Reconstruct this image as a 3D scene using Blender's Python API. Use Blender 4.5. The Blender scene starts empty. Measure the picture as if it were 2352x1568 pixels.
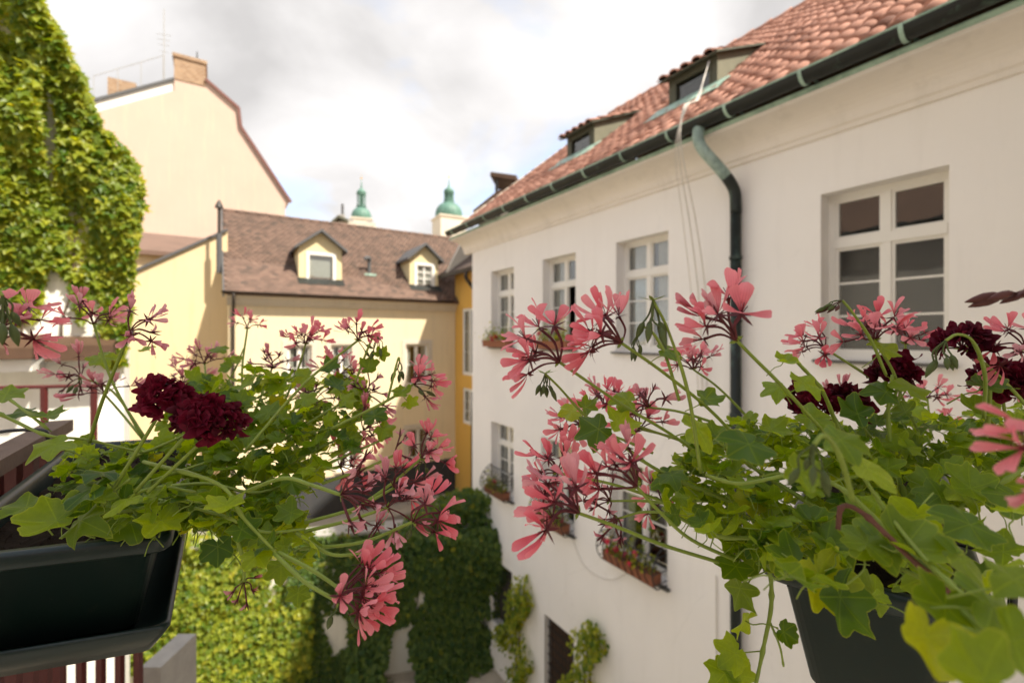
import bpy, math, random
import numpy as np
from mathutils import Vector, Matrix
R = math.radians
random.seed(11)
rng = np.random.default_rng(11)
SC = bpy.context.scene
COL = SC.collection
H = 8.0                                    # eye height above the courtyard
FPX, CX, HY = 1070.0, 1176.0, 773.0        # focal length, centre and horizon on a 2352 px wide picture

# ------------------------------------------------------------------ camera
cam = bpy.data.cameras.new('camera')
cam.sensor_width = 36.0
cam.lens = 36.0 * FPX / 2352.0
cam.shift_y = -11.0 / 2352.0
cam.clip_start = 0.02
cam.clip_end = 3000
cam.dof.use_dof = True
cam.dof.focus_distance = 0.60
cam.dof.aperture_fstop = 3.8
camo = bpy.data.objects.new('camera', cam)
camo.location = (0, 0, H)
camo.rotation_euler = (R(90), 0, 0)
COL.objects.link(camo)
SC.camera = camo

# ------------------------------------------------------------------ sky, sun, exposure
SUN = Vector((0.535, -0.295, 0.790)).normalized()
W = bpy.data.worlds.new('World')
SC.world = W
W.use_nodes = True
nt = W.node_tree
nt.nodes.clear()
def N(t, **kw):
    n = nt.nodes.new(t)
    for k, v in kw.items():
        setattr(n, k, v)
    return n
def L(a, b):
    nt.links.new(a, b)
sky = N('ShaderNodeTexSky', sky_type='NISHITA')
sky.sun_disc = False
sky.sun_elevation = math.asin(SUN.z)
sky.sun_rotation = math.atan2(SUN.x, SUN.y)
sky.dust_density = 2.0
tc = N('ShaderNodeTexCoord')
sep = N('ShaderNodeSeparateXYZ')
L(tc.outputs['Generated'], sep.inputs[0])
zz = N('ShaderNodeMath', operation='MAXIMUM'); zz.inputs[1].default_value = 0.0
L(sep.outputs['Z'], zz.inputs[0])
za = N('ShaderNodeMath', operation='ADD'); za.inputs[1].default_value = 0.30
L(zz.outputs[0], za.inputs[0])
dx = N('ShaderNodeMath', operation='DIVIDE'); L(sep.outputs['X'], dx.inputs[0]); L(za.outputs[0], dx.inputs[1])
dy = N('ShaderNodeMath', operation='DIVIDE'); L(sep.outputs['Y'], dy.inputs[0]); L(za.outputs[0], dy.inputs[1])
cv = N('ShaderNodeCombineXYZ'); L(dx.outputs[0], cv.inputs[0]); L(dy.outputs[0], cv.inputs[1])
cv.inputs[2].default_value = 11.3
n1 = N('ShaderNodeTexNoise'); n1.inputs['Scale'].default_value = 1.05; n1.inputs['Detail'].default_value = 7
n1.inputs['Roughness'].default_value = 0.52; n1.inputs['Distortion'].default_value = 0.35
L(cv.outputs[0], n1.inputs['Vector'])
r1 = N('ShaderNodeValToRGB')
r1.color_ramp.elements[0].color = (0.3, 0.3, 0.3, 1); r1.color_ramp.elements[0].position = 0.34; r1.color_ramp.elements[1].position = 0.46
L(n1.outputs['Fac'], r1.inputs[0])
mp = N('ShaderNodeMapping'); mp.inputs['Location'].default_value = (0.2, 9.1, 7.7)
L(cv.outputs[0], mp.inputs[0])
n2 = N('ShaderNodeTexNoise'); n2.inputs['Scale'].default_value = 1.5; n2.inputs['Detail'].default_value = 6
n2.inputs['Roughness'].default_value = 0.5; n2.inputs['Distortion'].default_value = 0.4
L(mp.outputs[0], n2.inputs['Vector'])
r2 = N('ShaderNodeValToRGB')
r2.color_ramp.elements[0].position = 0.37; r2.color_ramp.elements[0].color = (1.62, 1.57, 1.55, 1)
r2.color_ramp.elements[1].position = 0.70; r2.color_ramp.elements[1].color = (3.05, 2.97, 2.92, 1)
L(n2.outputs['Fac'], r2.inputs[0])
mx = N('ShaderNodeMix', data_type='RGBA')
L(r1.outputs[0], mx.inputs[0]); L(sky.outputs[0], mx.inputs[6]); L(r2.outputs[0], mx.inputs[7])
bg = N('ShaderNodeBackground'); bg.inputs['Strength'].default_value = 0.075
L(mx.outputs[2], bg.inputs['Color'])
L(bg.outputs[0], N('ShaderNodeOutputWorld').inputs[0])
sl = bpy.data.lights.new('sun', 'SUN')
sl.energy = 1.45
sl.angle = R(1.5)
sl.color = (1.0, 0.93, 0.80)
so = bpy.data.objects.new('sun', sl)
so.rotation_euler = SUN.to_track_quat('Z', 'Y').to_euler()
so.location = (10, -5, 30)
COL.objects.link(so)
SC.view_settings.view_transform = 'Standard'
SC.view_settings.look = 'None'
SC.view_settings.exposure = 2.58
SC.view_settings.gamma = 1.0
SC.cycles.use_denoising = True
SC.cycles.max_bounces = 8
SC.cycles.diffuse_bounces = 4
SC.cycles.transparent_max_bounces = 12
SC.cycles.caustics_reflective = False
SC.cycles.caustics_refractive = False

# ------------------------------------------------------------------ helpers
def P(u, v, Y):
    return Vector(((u - CX) / FPX * Y, Y, H + (HY - v) / FPX * Y))

class Fr:
    """a ground-plan frame: origin, rotation; converts picture columns into its own metres"""
    def __init__(s, ox, oy, deg):
        s.ox, s.oy, s.a = ox, oy, R(deg)
        s.ex = (math.cos(s.a), math.sin(s.a)); s.ey = (-math.sin(s.a), math.cos(s.a))
    def x(s, u, y=0.0):
        k = (u - CX) / FPX
        X, Y = s.ox + s.ey[0] * y, s.oy + s.ey[1] * y
        return (k * Y - X) / (s.ex[0] - k * s.ex[1])
    def z(s, u, v, y=0.0):
        x = s.x(u, y)
        return H + (HY - v) / FPX * (s.oy + s.ey[1] * y + s.ex[1] * x)
    def w(s, x, y, z):
        return Vector((s.ox + s.ex[0] * x + s.ey[0] * y, s.oy + s.ex[1] * x + s.ey[1] * y, z))
    def loc(s, p):
        dx_, dy_ = p[0] - s.ox, p[1] - s.oy
        return Vector((dx_ * s.ex[0] + dy_ * s.ex[1], dx_ * s.ey[0] + dy_ * s.ey[1], p[2]))

def frame_of(d):
    d = Vector(d).normalized()
    a = Vector((0, 0, 1)) if abs(d.z) < 0.9 else Vector((1, 0, 0))
    s = d.cross(a).normalized()
    return s, s.cross(d).normalized()

class MB:
    def __init__(s):
        s.v, s.f, s.m, s.t, s.mi = [], [], [], [], 0
    def add(s, vs, fs, uv=None):
        o = len(s.v)
        s.v += [tuple(p) for p in vs]
        s.t += list(uv) if uv else [(0.0, 0.0)] * len(vs)
        s.f += [tuple(i + o for i in f) for f in fs]
        s.m += [s.mi] * len(fs)
        return s
    def box(s, x0, x1, y0, y1, z0, z1):
        return s.add([(x0, y0, z0), (x1, y0, z0), (x1, y1, z0), (x0, y1, z0), (x0, y0, z1), (x1, y0, z1), (x1, y1, z1), (x0, y1, z1)],
                     [(0, 3, 2, 1), (4, 5, 6, 7), (0, 1, 5, 4), (1, 2, 6, 5), (2, 3, 7, 6), (3, 0, 4, 7)])
    def bar(s, a, b, w, h, up=(0, 0, 1)):
        a, b = Vector(a), Vector(b); d = (b - a).normalized(); sd = d.cross(Vector(up)).normalized(); u = sd.cross(d)
        q = []
        for p in (a, b):
            for i, j in ((-1, -1), (1, -1), (1, 1), (-1, 1)):
                q.append(p + sd * (i * w / 2) + u * (j * h / 2))
        return s.add(q, [(0, 1, 2, 3), (7, 6, 5, 4), (0, 4, 5, 1), (1, 5, 6, 2), (2, 6, 7, 3), (3, 7, 4, 0)])
    def tube(s, pts, r, n=6, cap=True):
        pts = [Vector(p) for p in pts]; k = len(pts)
        rr = r if isinstance(r, (list, tuple)) else [r] * k
        vs, fs = [], []
        sd = None
        for i, p in enumerate(pts):
            d = pts[min(i + 1, k - 1)] - pts[max(i - 1, 0)]
            d = d.normalized() if d.length > 1e-9 else Vector((0, 0, 1))
            if sd is None:
                sd, up = frame_of(d)
            else:
                sd = (sd - d * sd.dot(d)); sd = sd.normalized() if sd.length > 1e-6 else frame_of(d)[0]
                up = sd.cross(d).normalized()
            for j in range(n):
                a = 2 * math.pi * j / n
                vs.append(p + sd * (math.cos(a) * rr[i]) + up * (math.sin(a) * rr[i]))
        for i in range(k - 1):
            for j in range(n):
                fs.append((i * n + j, (i + 1) * n + j, (i + 1) * n + (j + 1) % n, i * n + (j + 1) % n))
        if cap:
            fs.append(tuple(range(n))); fs.append(tuple(range(k * n - 1, (k - 1) * n - 1, -1)))
        return s.add(vs, fs)
    def prism(s, poly, a, b, fn):
        """poly: 2-D outline, swept from a to b; fn(p, q, t) gives the 3-D point"""
        n = len(poly)
        vs = [fn(p, q, a) for p, q in poly] + [fn(p, q, b) for p, q in poly]
        fs = [tuple(range(n - 1, -1, -1)), tuple(range(n, 2 * n))]
        fs += [(i, (i + 1) % n, n + (i + 1) % n, n + i) for i in range(n)]
        return s.add(vs, fs)
    def lathe(s, prof, n=20, c=(0, 0, 0)):
        vs, fs = [], []
        for r_, z_ in prof:
            for j in range(n):
                a = 2 * math.pi * j / n
                vs.append((c[0] + r_ * math.cos(a), c[1] + r_ * math.sin(a), c[2] + z_))
        for i in range(len(prof) - 1):
            for j in range(n):
                fs.append((i * n + j, i * n + (j + 1) % n, (i + 1) * n + (j + 1) % n, (i + 1) * n + j))
        fs.append(tuple(range(n - 1, -1, -1))); fs.append(tuple(range((len(prof) - 1) * n, len(prof) * n)))
        return s.add(vs, fs)
    def mesh(s, name, mats, smooth=False):
        me = bpy.data.meshes.new(name)
        me.from_pydata(s.v, [], s.f)
        mats = mats if isinstance(mats, (list, tuple)) else [mats]
        for m in mats:
            me.materials.append(m)
        if len(mats) > 1:
            me.polygons.foreach_set('material_index', s.m)
        if any(t != (0.0, 0.0) for t in s.t):
            ul = me.uv_layers.new(name='UVMap')
            li = np.empty(len(me.loops), dtype=np.int32); me.loops.foreach_get('vertex_index', li)
            ul.data.foreach_set('uv', np.array(s.t, dtype=np.float32)[li].ravel())
        if smooth:
            me.polygons.foreach_set('use_smooth', [True] * len(me.polygons))
        me.update()
        return me
    def build(s, name, mats, parent=None, smooth=False, loc=None):
        return obj(name, s.mesh(name, mats, smooth), parent, loc)

def obj(name, me, parent=None, loc=None, mat=None):
    o = bpy.data.objects.new(name, me)
    COL.objects.link(o)
    if parent is not None:
        o.parent = parent
    if mat is not None:
        o.matrix_basis = mat
    elif loc is not None:
        o.location = loc
    return o
def thing(name, label, cat, loc=(0, 0, 0), rotz=0.0, group=None):
    o = bpy.data.objects.new(name, None)
    COL.objects.link(o)
    o.location = loc; o.rotation_euler = (0, 0, rotz); o.empty_display_size = 0.2
    return tag(o, label, cat, group)
def tag(o, label, cat, group=None):
    o['label'] = label; o['category'] = cat
    if group:
        o['group'] = group
    return o
def kind(o, k):
    o['kind'] = k
    return o
def spline(pts, n=8):
    pts = [Vector(p) for p in pts]
    q = [pts[0] * 2 - pts[1]] + pts + [pts[-1] * 2 - pts[-2]]
    out = []
    for i in range(1, len(q) - 2):
        for j in range(n):
            t = j / n; a, b, c, d = q[i - 1], q[i], q[i + 1], q[i + 2]
            out.append(0.5 * ((2 * b) + (c - a) * t + (2 * a - 5 * b + 4 * c - d) * t * t + (3 * b - a - 3 * c + d) * t ** 3))
    out.append(pts[-1])
    return out
def holed(mb, x0, x1, z0, z1, holes, depth, y=0.0):
    """a wall sheet in the x-z plane with openings and their reveals"""
    xs = sorted({x0, x1, *[h[0] for h in holes], *[h[1] for h in holes]})
    zs = sorted({z0, z1, *[h[2] for h in holes], *[h[3] for h in holes]})
    for i in range(len(xs) - 1):
        for j in range(len(zs) - 1):
            cx_, cz_ = (xs[i] + xs[i + 1]) / 2, (zs[j] + zs[j + 1]) / 2
            if any(h[0] < cx_ < h[1] and h[2] < cz_ < h[3] for h in holes):
                continue
            mb.add([(xs[i], y, zs[j]), (xs[i + 1], y, zs[j]), (xs[i + 1], y, zs[j + 1]), (xs[i], y, zs[j + 1])], [(0, 1, 2, 3)])
    for a, b, c, d in holes:
        e = y + depth
        mb.add([(a, y, c), (b, y, c), (b, y, d), (a, y, d), (a, e, c), (b, e, c), (b, e, d), (a, e, d)],
               [(0, 4, 5, 1), (1, 5, 6, 2), (2, 6, 7, 3), (3, 7, 4, 0)])
    return mb

# ------------------------------------------------------------------ materials
MATS = {}
def mat(name, fn):
    if name not in MATS:
        m = bpy.data.materials.new(name); m.use_nodes = True
        m.node_tree.nodes.clear()
        fn(m.node_tree)
        MATS[name] = m
    return MATS[name]
class G:
    def __init__(s, t):
        s.t = t
    def n(s, ty, **kw):
        n = s.t.nodes.new(ty)
        for k, v in kw.items():
            setattr(n, k, v)
        return n
    def l(s, a, b):
        s.t.links.new(a, b)
    def val(s, sock, x):
        if hasattr(x, 'links') or hasattr(x, 'is_linked'):
            s.l(x, sock)
        else:
            sock.default_value = x
    def math(s, op, a, b=0.0, c=0.0):
        n = s.n('ShaderNodeMath', operation=op)
        s.val(n.inputs[0], a); s.val(n.inputs[1], b); s.val(n.inputs[2], c)
        return n.outputs[0]
    def noise(s, scale, detail=4, rough=0.55, vec=None, stretch=None):
        n = s.n('ShaderNodeTexNoise')
        n.inputs['Scale'].default_value = scale; n.inputs['Detail'].default_value = detail; n.inputs['Roughness'].default_value = rough
        if vec is None:
            vec = s.n('ShaderNodeTexCoord').outputs['Object']
        if stretch:
            m = s.n('ShaderNodeMapping'); m.inputs['Scale'].default_value = stretch
            s.l(vec, m.inputs[0]); vec = m.outputs[0]
        s.l(vec, n.inputs['Vector'])
        return n.outputs['Fac']
    def ramp(s, fac, *stops):
        r_ = s.n('ShaderNodeValToRGB')
        e = r_.color_ramp.elements
        while len(e) < len(stops):
            e.new(0.5)
        for i, (p, c) in enumerate(stops):
            e[i].position = p; e[i].color = (*c, 1) if len(c) == 3 else c
        s.l(fac, r_.inputs[0])
        return r_.outputs[0]
    def mix(s, fac, a, b, bt='MIX'):
        n = s.n('ShaderNodeMix', data_type='RGBA', blend_type=bt)
        s.val(n.inputs[0], fac)
        for k, x in ((6, a), (7, b)):
            if isinstance(x, tuple):
                n.inputs[k].default_value = (*x, 1)
            else:
                s.l(x, n.inputs[k])
        return n.outputs[2]
    def bsdf(s, color, rough=0.8, spec=0.3, metal=0.0, bump=None, bstr=0.3, bdist=0.01):
        b = s.n('ShaderNodeBsdfPrincipled')
        if isinstance(color, tuple):
            b.inputs['Base Color'].default_value = (*color, 1)
        else:
            s.l(color, b.inputs['Base Color'])
        s.val(b.inputs['Roughness'], rough); b.inputs['Specular IOR Level'].default_value = spec; b.inputs['Metallic'].default_value = metal
        if bump is not None:
            bn = s.n('ShaderNodeBump'); bn.inputs['Strength'].default_value = bstr; bn.inputs['Distance'].default_value = bdist
            s.l(bump, bn.inputs['Height']); s.l(bn.outputs[0], b.inputs['Normal'])
        return b.outputs[0]
    def out(s, sh):
        s.l(sh, s.n('ShaderNodeOutputMaterial').inputs[0])
    def mixsh(s, f, a, b):
        n = s.n('ShaderNodeMixShader'); s.val(n.inputs[0], f); s.l(a, n.inputs[1]); s.l(b, n.inputs[2])
        return n.outputs[0]
def tint(c, k):
    return tuple(min(1.0, max(0.0, x * k)) for x in c)
def plaster(name, c, dirt=(0.30, 0.27, 0.22), amt=0.25, streak=True):
    def fn(t):
        g = G(t)
        big = g.noise(0.55, 5, 0.6)
        col = g.mix(big, tint(c, 0.90), tint(c, 1.05))
        if streak:
            st = g.noise(2.2, 6, 0.65, stretch=(1.6, 1.6, 0.16))
            f = g.ramp(st, (0.52, (0, 0, 0)), (0.74, (1, 1, 1)))
            f = g.math('MULTIPLY', f, amt)
            col = g.mix(f, col, dirt)
        sp = g.noise(9, 5, 0.7)
        f2 = g.math('MULTIPLY', g.ramp(sp, (0.60, (0, 0, 0)), (0.72, (1, 1, 1))), amt * 0.5)
        col = g.mix(f2, col, tint(c, 0.72))
        wob = g.noise(1.7, 4, 0.6)
        vo = g.n('ShaderNodeTexVoronoi', feature='DISTANCE_TO_EDGE'); vo.inputs['Scale'].default_value = 0.55
        mpv = g.n('ShaderNodeVectorMath', operation='MULTIPLY_ADD'); cmb = g.n('ShaderNodeCombineXYZ')
        for i_ in range(3):
            g.l(wob, cmb.inputs[i_])
        g.l(cmb.outputs[0], mpv.inputs[0]); mpv.inputs[1].default_value = (0.9, 0.7, 1.1); g.l(g.n('ShaderNodeTexCoord').outputs['Object'], mpv.inputs[2])
        g.l(mpv.outputs[0], vo.inputs['Vector'])
        ck = g.ramp(vo.outputs['Distance'], (0.0, (1, 1, 1)), (0.006, (0, 0, 0)))
        ck = g.math('MULTIPLY', g.math('MULTIPLY', ck, g.ramp(g.noise(0.9, 3), (0.50, (0, 0, 0)), (0.62, (1, 1, 1)))), 0.18)
        col = g.mix(ck, col, tint(c, 0.5))
        fine = g.noise(60, 6, 0.7)
        g.out(g.bsdf(col, 0.92, 0.15, bump=fine, bstr=0.25, bdist=0.01))
    return mat(name, fn)
def plain(name, c, rough=0.7, spec=0.3, var=0.15, scale=6.0, bump=0.0, metal=0.0):
    def fn(t):
        g = G(t)
        nz = g.noise(scale, 5, 0.6)
        col = g.mix(nz, tint(c, 1 - var), tint(c, 1 + var))
        g.out(g.bsdf(col, rough, spec, metal, bump=g.noise(scale * 8, 4) if bump else None, bstr=bump))
    return mat(name, fn)
def tilemat(name, ca, cb, cd, moss=0.15):
    def fn(t):
        g = G(t)
        a = g.n('ShaderNodeNewGeometry').outputs['Random Per Island']
        b = g.n('ShaderNodeObjectInfo').outputs['Random']
        rnd = g.math('FRACT', g.math('ADD', g.math('MULTIPLY', a, 7.31), g.math('MULTIPLY', b, 3.77)))
        col = g.ramp(rnd, (0.0, cd), (0.12, ca), (0.6, cb), (1.0, tint(cb, 1.15)))
        geo = g.n('ShaderNodeNewGeometry').outputs['Position']
        nz = g.noise(1.3, 6, 0.65, vec=geo)
        col = g.mix(g.math('MULTIPLY', g.ramp(nz, (0.45, (0, 0, 0)), (0.75, (1, 1, 1))), 0.5), col, tint(cd, 0.9))
        ms = g.noise(14, 5, 0.7, vec=geo)
        col = g.mix(g.math('MULTIPLY', g.ramp(ms, (0.55, (0, 0, 0)), (0.7, (1, 1, 1))), moss), col, (0.10, 0.09, 0.06))
        g.out(g.bsdf(col, 0.85, 0.25, bump=g.noise(90, 4, vec=geo), bstr=0.3))
    return mat(name, fn)
def copper(name, dark, green, amt=0.5):
    def fn(t):
        g = G(t)
        geo = g.n('ShaderNodeNewGeometry').outputs['Position']
        nz = g.noise(5.0, 7, 0.7, vec=geo, stretch=(1, 1, 0.5))
        f = g.ramp(nz, (0.62 - 0.3 * amt, (0, 0, 0)), (0.80 - 0.25 * amt, (1, 1, 1)))
        col = g.mix(f, dark, green)
        g.out(g.bsdf(col, 0.55, 0.4, bump=g.noise(40, 4, vec=geo), bstr=0.15))
    return mat(name, fn)
def glassmat(name, tintc=(0.75, 0.78, 0.78), boost=0.0):
    def fn(t):
        g = G(t)
        fr = g.n('ShaderNodeLayerWeight'); fr.inputs[0].default_value = 0.5
        f = g.math('ADD', g.math('MULTIPLY', g.math('POWER', fr.outputs['Facing'], 4.0), 0.9), 0.05 + boost)
        tr = g.n('ShaderNodeBsdfTransparent'); tr.inputs[0].default_value = (*tintc, 1)
        gl = g.n('ShaderNodeBsdfGlossy'); gl.inputs['Roughness'].default_value = 0.02
        nz = g.noise(3.0, 2)
        bn = g.n('ShaderNodeBump'); bn.inputs['Strength'].default_value = 0.05; bn.inputs['Distance'].default_value = 0.02
        g.l(nz, bn.inputs['Height']); g.l(bn.outputs[0], gl.inputs['Normal'])
        g.out(g.mixsh(f, tr.outputs[0], gl.outputs[0]))
    return mat(name, fn)
def leafmat(name, ca, cb, trans=0.45, rough=0.30, veins=True, yellow=0.04):
    def fn(t):
        g = G(t)
        rnd = g.n('ShaderNodeObjectInfo').outputs['Random']
        isl = g.n('ShaderNodeNewGeometry').outputs['Random Per Island']
        rr = g.math('FRACT', g.math('ADD', rnd, isl)) if not veins else rnd
        col = g.mix(rr, ca, cb)
        if yellow:
            f = g.ramp(rr, (1 - yellow, (0, 0, 0)), (1.0, (1, 1, 1)))
            col = g.mix(g.math('MULTIPLY', f, 0.85), col, (0.34, 0.33, 0.03))
        if veins:
            uv = g.n('ShaderNodeTexCoord').outputs['UV']
            sp = g.n('ShaderNodeSeparateXYZ'); g.l(uv, sp.inputs[0])
            x, y = sp.outputs[0], sp.outputs[1]
            ang = g.math('DIVIDE', g.math('ARCTAN2', x, y), R(60))
            near = g.math('ABSOLUTE', g.math('SUBTRACT', ang, g.math('ROUND', ang)))
            rad = g.math('SQRT', g.math('ADD', g.math('MULTIPLY', x, x), g.math('MULTIPLY', y, y)))
            dist = g.math('MULTIPLY', near, g.math('MULTIPLY', rad, R(60)))
            vein = g.ramp(dist, (0.0, (1, 1, 1)), (0.026, (0, 0, 0)))
            nz = g.noise(7, 4, 0.6, vec=uv)
            col = g.mix(g.math('MULTIPLY', nz, 0.5), col, tint(ca, 0.7))
            col = g.mix(g.math('MULTIPLY', vein, 0.20), col, tint(cb, 1.4))
            spots = g.noise(23, 3, 0.6, vec=uv)
            edge = g.math('MULTIPLY', g.ramp(spots, (0.66, (0, 0, 0)), (0.72, (1, 1, 1))), g.ramp(rad, (0.6, (0, 0, 0)), (1.0, (0.7, 0.7, 0.7))))
            col = g.mix(edge, col, (0.20, 0.11, 0.03))
            bmp = g.math('ADD', g.math('MULTIPLY', vein, -0.6), g.noise(26, 3, vec=uv))
        else:
            bmp = None
        if veins:
            ed = g.n('ShaderNodeAttribute'); ed.attribute_name = 'edge'
            rim = g.ramp(ed.outputs['Fac'], (0.955, (0, 0, 0)), (1.0, (1, 1, 1)))  # pale margin colour paints in the bright rim highlight of the leaves
            col = g.mix(g.math('MULTIPLY', rim, 0.5), col, (0.36, 0.42, 0.07))
        a = g.bsdf(col, rough, 0.38 if veins else 0.35, bump=bmp, bstr=0.35, bdist=0.002)
        tr = g.n('ShaderNodeBsdfTranslucent')
        g.l(g.mix(1.0, col, (1.0, 1.0, 0.28), 'MULTIPLY'), tr.inputs[0])
        br = g.mix(1.0, col, (3.0, 2.4, 0.35), 'MULTIPLY')
        g.l(br, tr.inputs[0])
        g.out(g.mixsh(trans, a, tr.outputs[0]))
    return mat(name, fn)
def petalmat(name, base, tip, alt, trans=0.4, veinc=None, pale=0.5):
    def fn(t):
        g = G(t)
        rnd = g.n('ShaderNodeObjectInfo').outputs['Random']
        uv = g.n('ShaderNodeTexCoord').outputs['UV']
        sp = g.n('ShaderNodeSeparateXYZ'); g.l(uv, sp.inputs[0])
        c2 = g.mix(rnd, tip, alt)
        col = g.mix(g.ramp(sp.outputs[1], (0.02, (0, 0, 0)), (0.45, (1, 1, 1))), base, c2)
        pale_tip = g.ramp(sp.outputs[1], (0.62, (0, 0, 0)), (1.0, (1, 1, 1)))  # petal colour turns paler towards the tip
        col = g.mix(g.math('MULTIPLY', pale_tip, pale), col, tint(alt, 1.25))
        st = g.math('ABSOLUTE', g.math('SINE', g.math('MULTIPLY', sp.outputs[0], 9.0)))
        f = g.math('MULTIPLY', g.ramp(st, (0.0, (1, 1, 1)), (0.35, (0, 0, 0))), g.ramp(sp.outputs[1], (0.2, (0.7, 0.7, 0.7)), (0.9, (0.1, 0.1, 0.1))))
        col = g.mix(f, col, veinc or base)
        a = g.bsdf(col, 0.6, 0.2, bump=g.noise(12, 3, vec=uv), bstr=0.2, bdist=0.001)
        tr = g.n('ShaderNodeBsdfTranslucent'); g.l(col, tr.inputs[0])
        g.out(g.mixsh(trans, a, tr.outputs[0]))
    return mat(name, fn)

M_WHITE = plaster('plaster_white', (0.90, 0.865, 0.825), amt=0.08)
M_WHITE2 = plaster('plaster_lime_white', (0.80, 0.77, 0.70), amt=0.25)
M_CORNICE = plaster('plaster_cornice', (0.84, 0.78, 0.71), amt=0.18)
M_YELLOW = plaster('plaster_yellow', (0.83, 0.69, 0.45), amt=0.18)
M_YELLOW2 = plaster('plaster_pale_yellow', (0.76, 0.64, 0.38), amt=0.10)
M_ANNEX = plaster('plaster_annex', (0.74, 0.58, 0.35), amt=0.35, dirt=(0.42, 0.33, 0.18))
M_ORANGE = plaster('plaster_orange', (0.72, 0.42, 0.10), amt=0.15)
M_CREAM = plaster('plaster_cream', (0.565, 0.415, 0.335), amt=0.6, dirt=(0.62, 0.50, 0.36))
M_TRIM = plaster('plaster_trim', (0.66, 0.59, 0.48), amt=0.2)
M_PLINTH = plaster('plinth_dark', (0.06, 0.06, 0.062), amt=0.3, dirt=(0.12, 0.11, 0.10))
M_TILE = tilemat('clay_pantile', (0.40, 0.19, 0.130), (0.52, 0.275, 0.20), (0.23, 0.12, 0.09))
M_TILE2 = tilemat('clay_flat_tile', (0.125, 0.082, 0.063), (0.170, 0.108, 0.082), (0.095, 0.07, 0.056), 0.35)
M_DECK = plain('roof_deck', (0.16, 0.08, 0.05), 0.9)
M_COPDARK = copper('copper_dark', (0.012, 0.014, 0.012), (0.07, 0.12, 0.09), 0.12)
M_COPPIPE = copper('copper_pipe', (0.012, 0.017, 0.014), (0.09, 0.15, 0.12), 0.35)
M_COPNECK = copper('copper_neck', (0.15, 0.22, 0.19), (0.40, 0.52, 0.47), 0.9)
M_COPGREEN = copper('copper_green', (0.20, 0.30, 0.24), (0.38, 0.53, 0.43), 0.9)
M_DOME = copper('copper_dome', (0.07, 0.15, 0.115), (0.15, 0.28, 0.22), 0.7)
M_OLIVE = plain('olive_boards', (0.10, 0.10, 0.07), 0.75, var=0.35, scale=4)
M_OLIVE2 = plain('olive_cheek', (0.20, 0.19, 0.13), 0.8, var=0.35, scale=3)
M_PAINT = plain('white_paint', (0.80, 0.77, 0.71), 0.5, 0.4, var=0.05)
M_SILL = plain('sill_metal', (0.10, 0.095, 0.09), 0.5, 0.4)
M_ROOM = plain('dark_room', (0.07, 0.06, 0.05), 0.9)
M_CURTAIN = plain('curtain_cloth', (0.66, 0.62, 0.55), 0.9, var=0.2, scale=12)
M_GLASS = glassmat('window_glass', (0.85, 0.87, 0.86), 0.11)
M_GLASS2 = glassmat('window_glass_far', (0.85, 0.87, 0.86), 0.04)
M_IRON = plain('wrought_iron', (0.015, 0.015, 0.015), 0.5, 0.4)
M_DARKPIPE = plain('brown_pipe', (0.035, 0.026, 0.02), 0.5, 0.4)
M_DARKWOOD = plain('dark_wood', (0.09, 0.05, 0.03), 0.7, var=0.4, scale=3)
M_BRICK_ = None
def brickfn(t):
    g = G(t)
    b = g.n('ShaderNodeTexBrick')
    b.inputs['Color1'].default_value = (0.24, 0.14, 0.08, 1); b.inputs['Color2'].default_value = (0.36, 0.23, 0.14, 1)
    b.inputs['Mortar'].default_value = (0.45, 0.37, 0.28, 1); b.inputs['Scale'].default_value = 2.0
    b.inputs['Mortar Size'].default_value = 0.02
    mpn = g.n('ShaderNodeMapping'); mpn.inputs['Rotation'].default_value = (R(90), 0, 0)
    g.l(g.n('ShaderNodeTexCoord').outputs['Object'], mpn.inputs[0]); g.l(mpn.outputs[0], b.inputs['Vector'])
    g.out(g.bsdf(b.outputs['Color'], 0.9, 0.2))
M_BRICK = mat('chimney_brick', brickfn)
M_ASPHALT = plain('asphalt', (0.20, 0.185, 0.165), 0.9, 0.2, var=0.2, scale=3, bump=0.2)
M_PAVE = plain('paving', (0.42, 0.38, 0.33), 0.9, 0.2, var=0.25, scale=4, bump=0.2)
M_ROADPAINT = plain('road_paint', (0.75, 0.74, 0.7), 0.8)
M_EARTH = plain('courtyard_gravel', (0.46, 0.40, 0.32), 0.95, 0.2, var=0.3, scale=5, bump=0.3)
M_STONE = plain('grey_stone', (0.36, 0.34, 0.31), 0.85, 0.2, var=0.25, scale=12, bump=0.3)
M_RED = plain('red_paint', (0.085, 0.013, 0.011), 0.45, 0.4, var=0.25, scale=9)
M_WOOD = plain('weathered_wood', (0.16, 0.11, 0.085), 0.75, 0.25, var=0.5, scale=14, bump=0.3)
def planterfn(t):
    g = G(t)
    d = g.noise(9, 6, 0.65, stretch=(1, 1, 0.25))
    dust = g.math('MULTIPLY', g.ramp(d, (0.45, (0, 0, 0)), (0.75, (1, 1, 1))), 0.12)
    col = g.mix(dust, (0.004, 0.0155, 0.0135), (0.08, 0.09, 0.07))
    sc = g.ramp(g.noise(55, 4, 0.7), (0.62, (0, 0, 0)), (0.70, (1, 1, 1)))
    col = g.mix(g.math('MULTIPLY', sc, 0.10), col, (0.16, 0.16, 0.13))
    ro = g.math('ADD', g.math('MULTIPLY', d, 0.25), 0.25)
    g.out(g.bsdf(col, ro, 0.45, bump=g.noise(160, 3), bstr=0.08, bdist=0.002))
M_PLANTER = mat('green_plastic', planterfn)
M_SOIL = plain('potting_soil', (0.03, 0.02, 0.014), 1.0, 0.1, var=0.6, scale=60, bump=0.8)
M_BLACK = plain('black_metal', (0.008, 0.008, 0.009), 0.35, 0.5)
M_CABLE = plain('white_cable', (0.66, 0.62, 0.55), 0.6)
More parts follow.
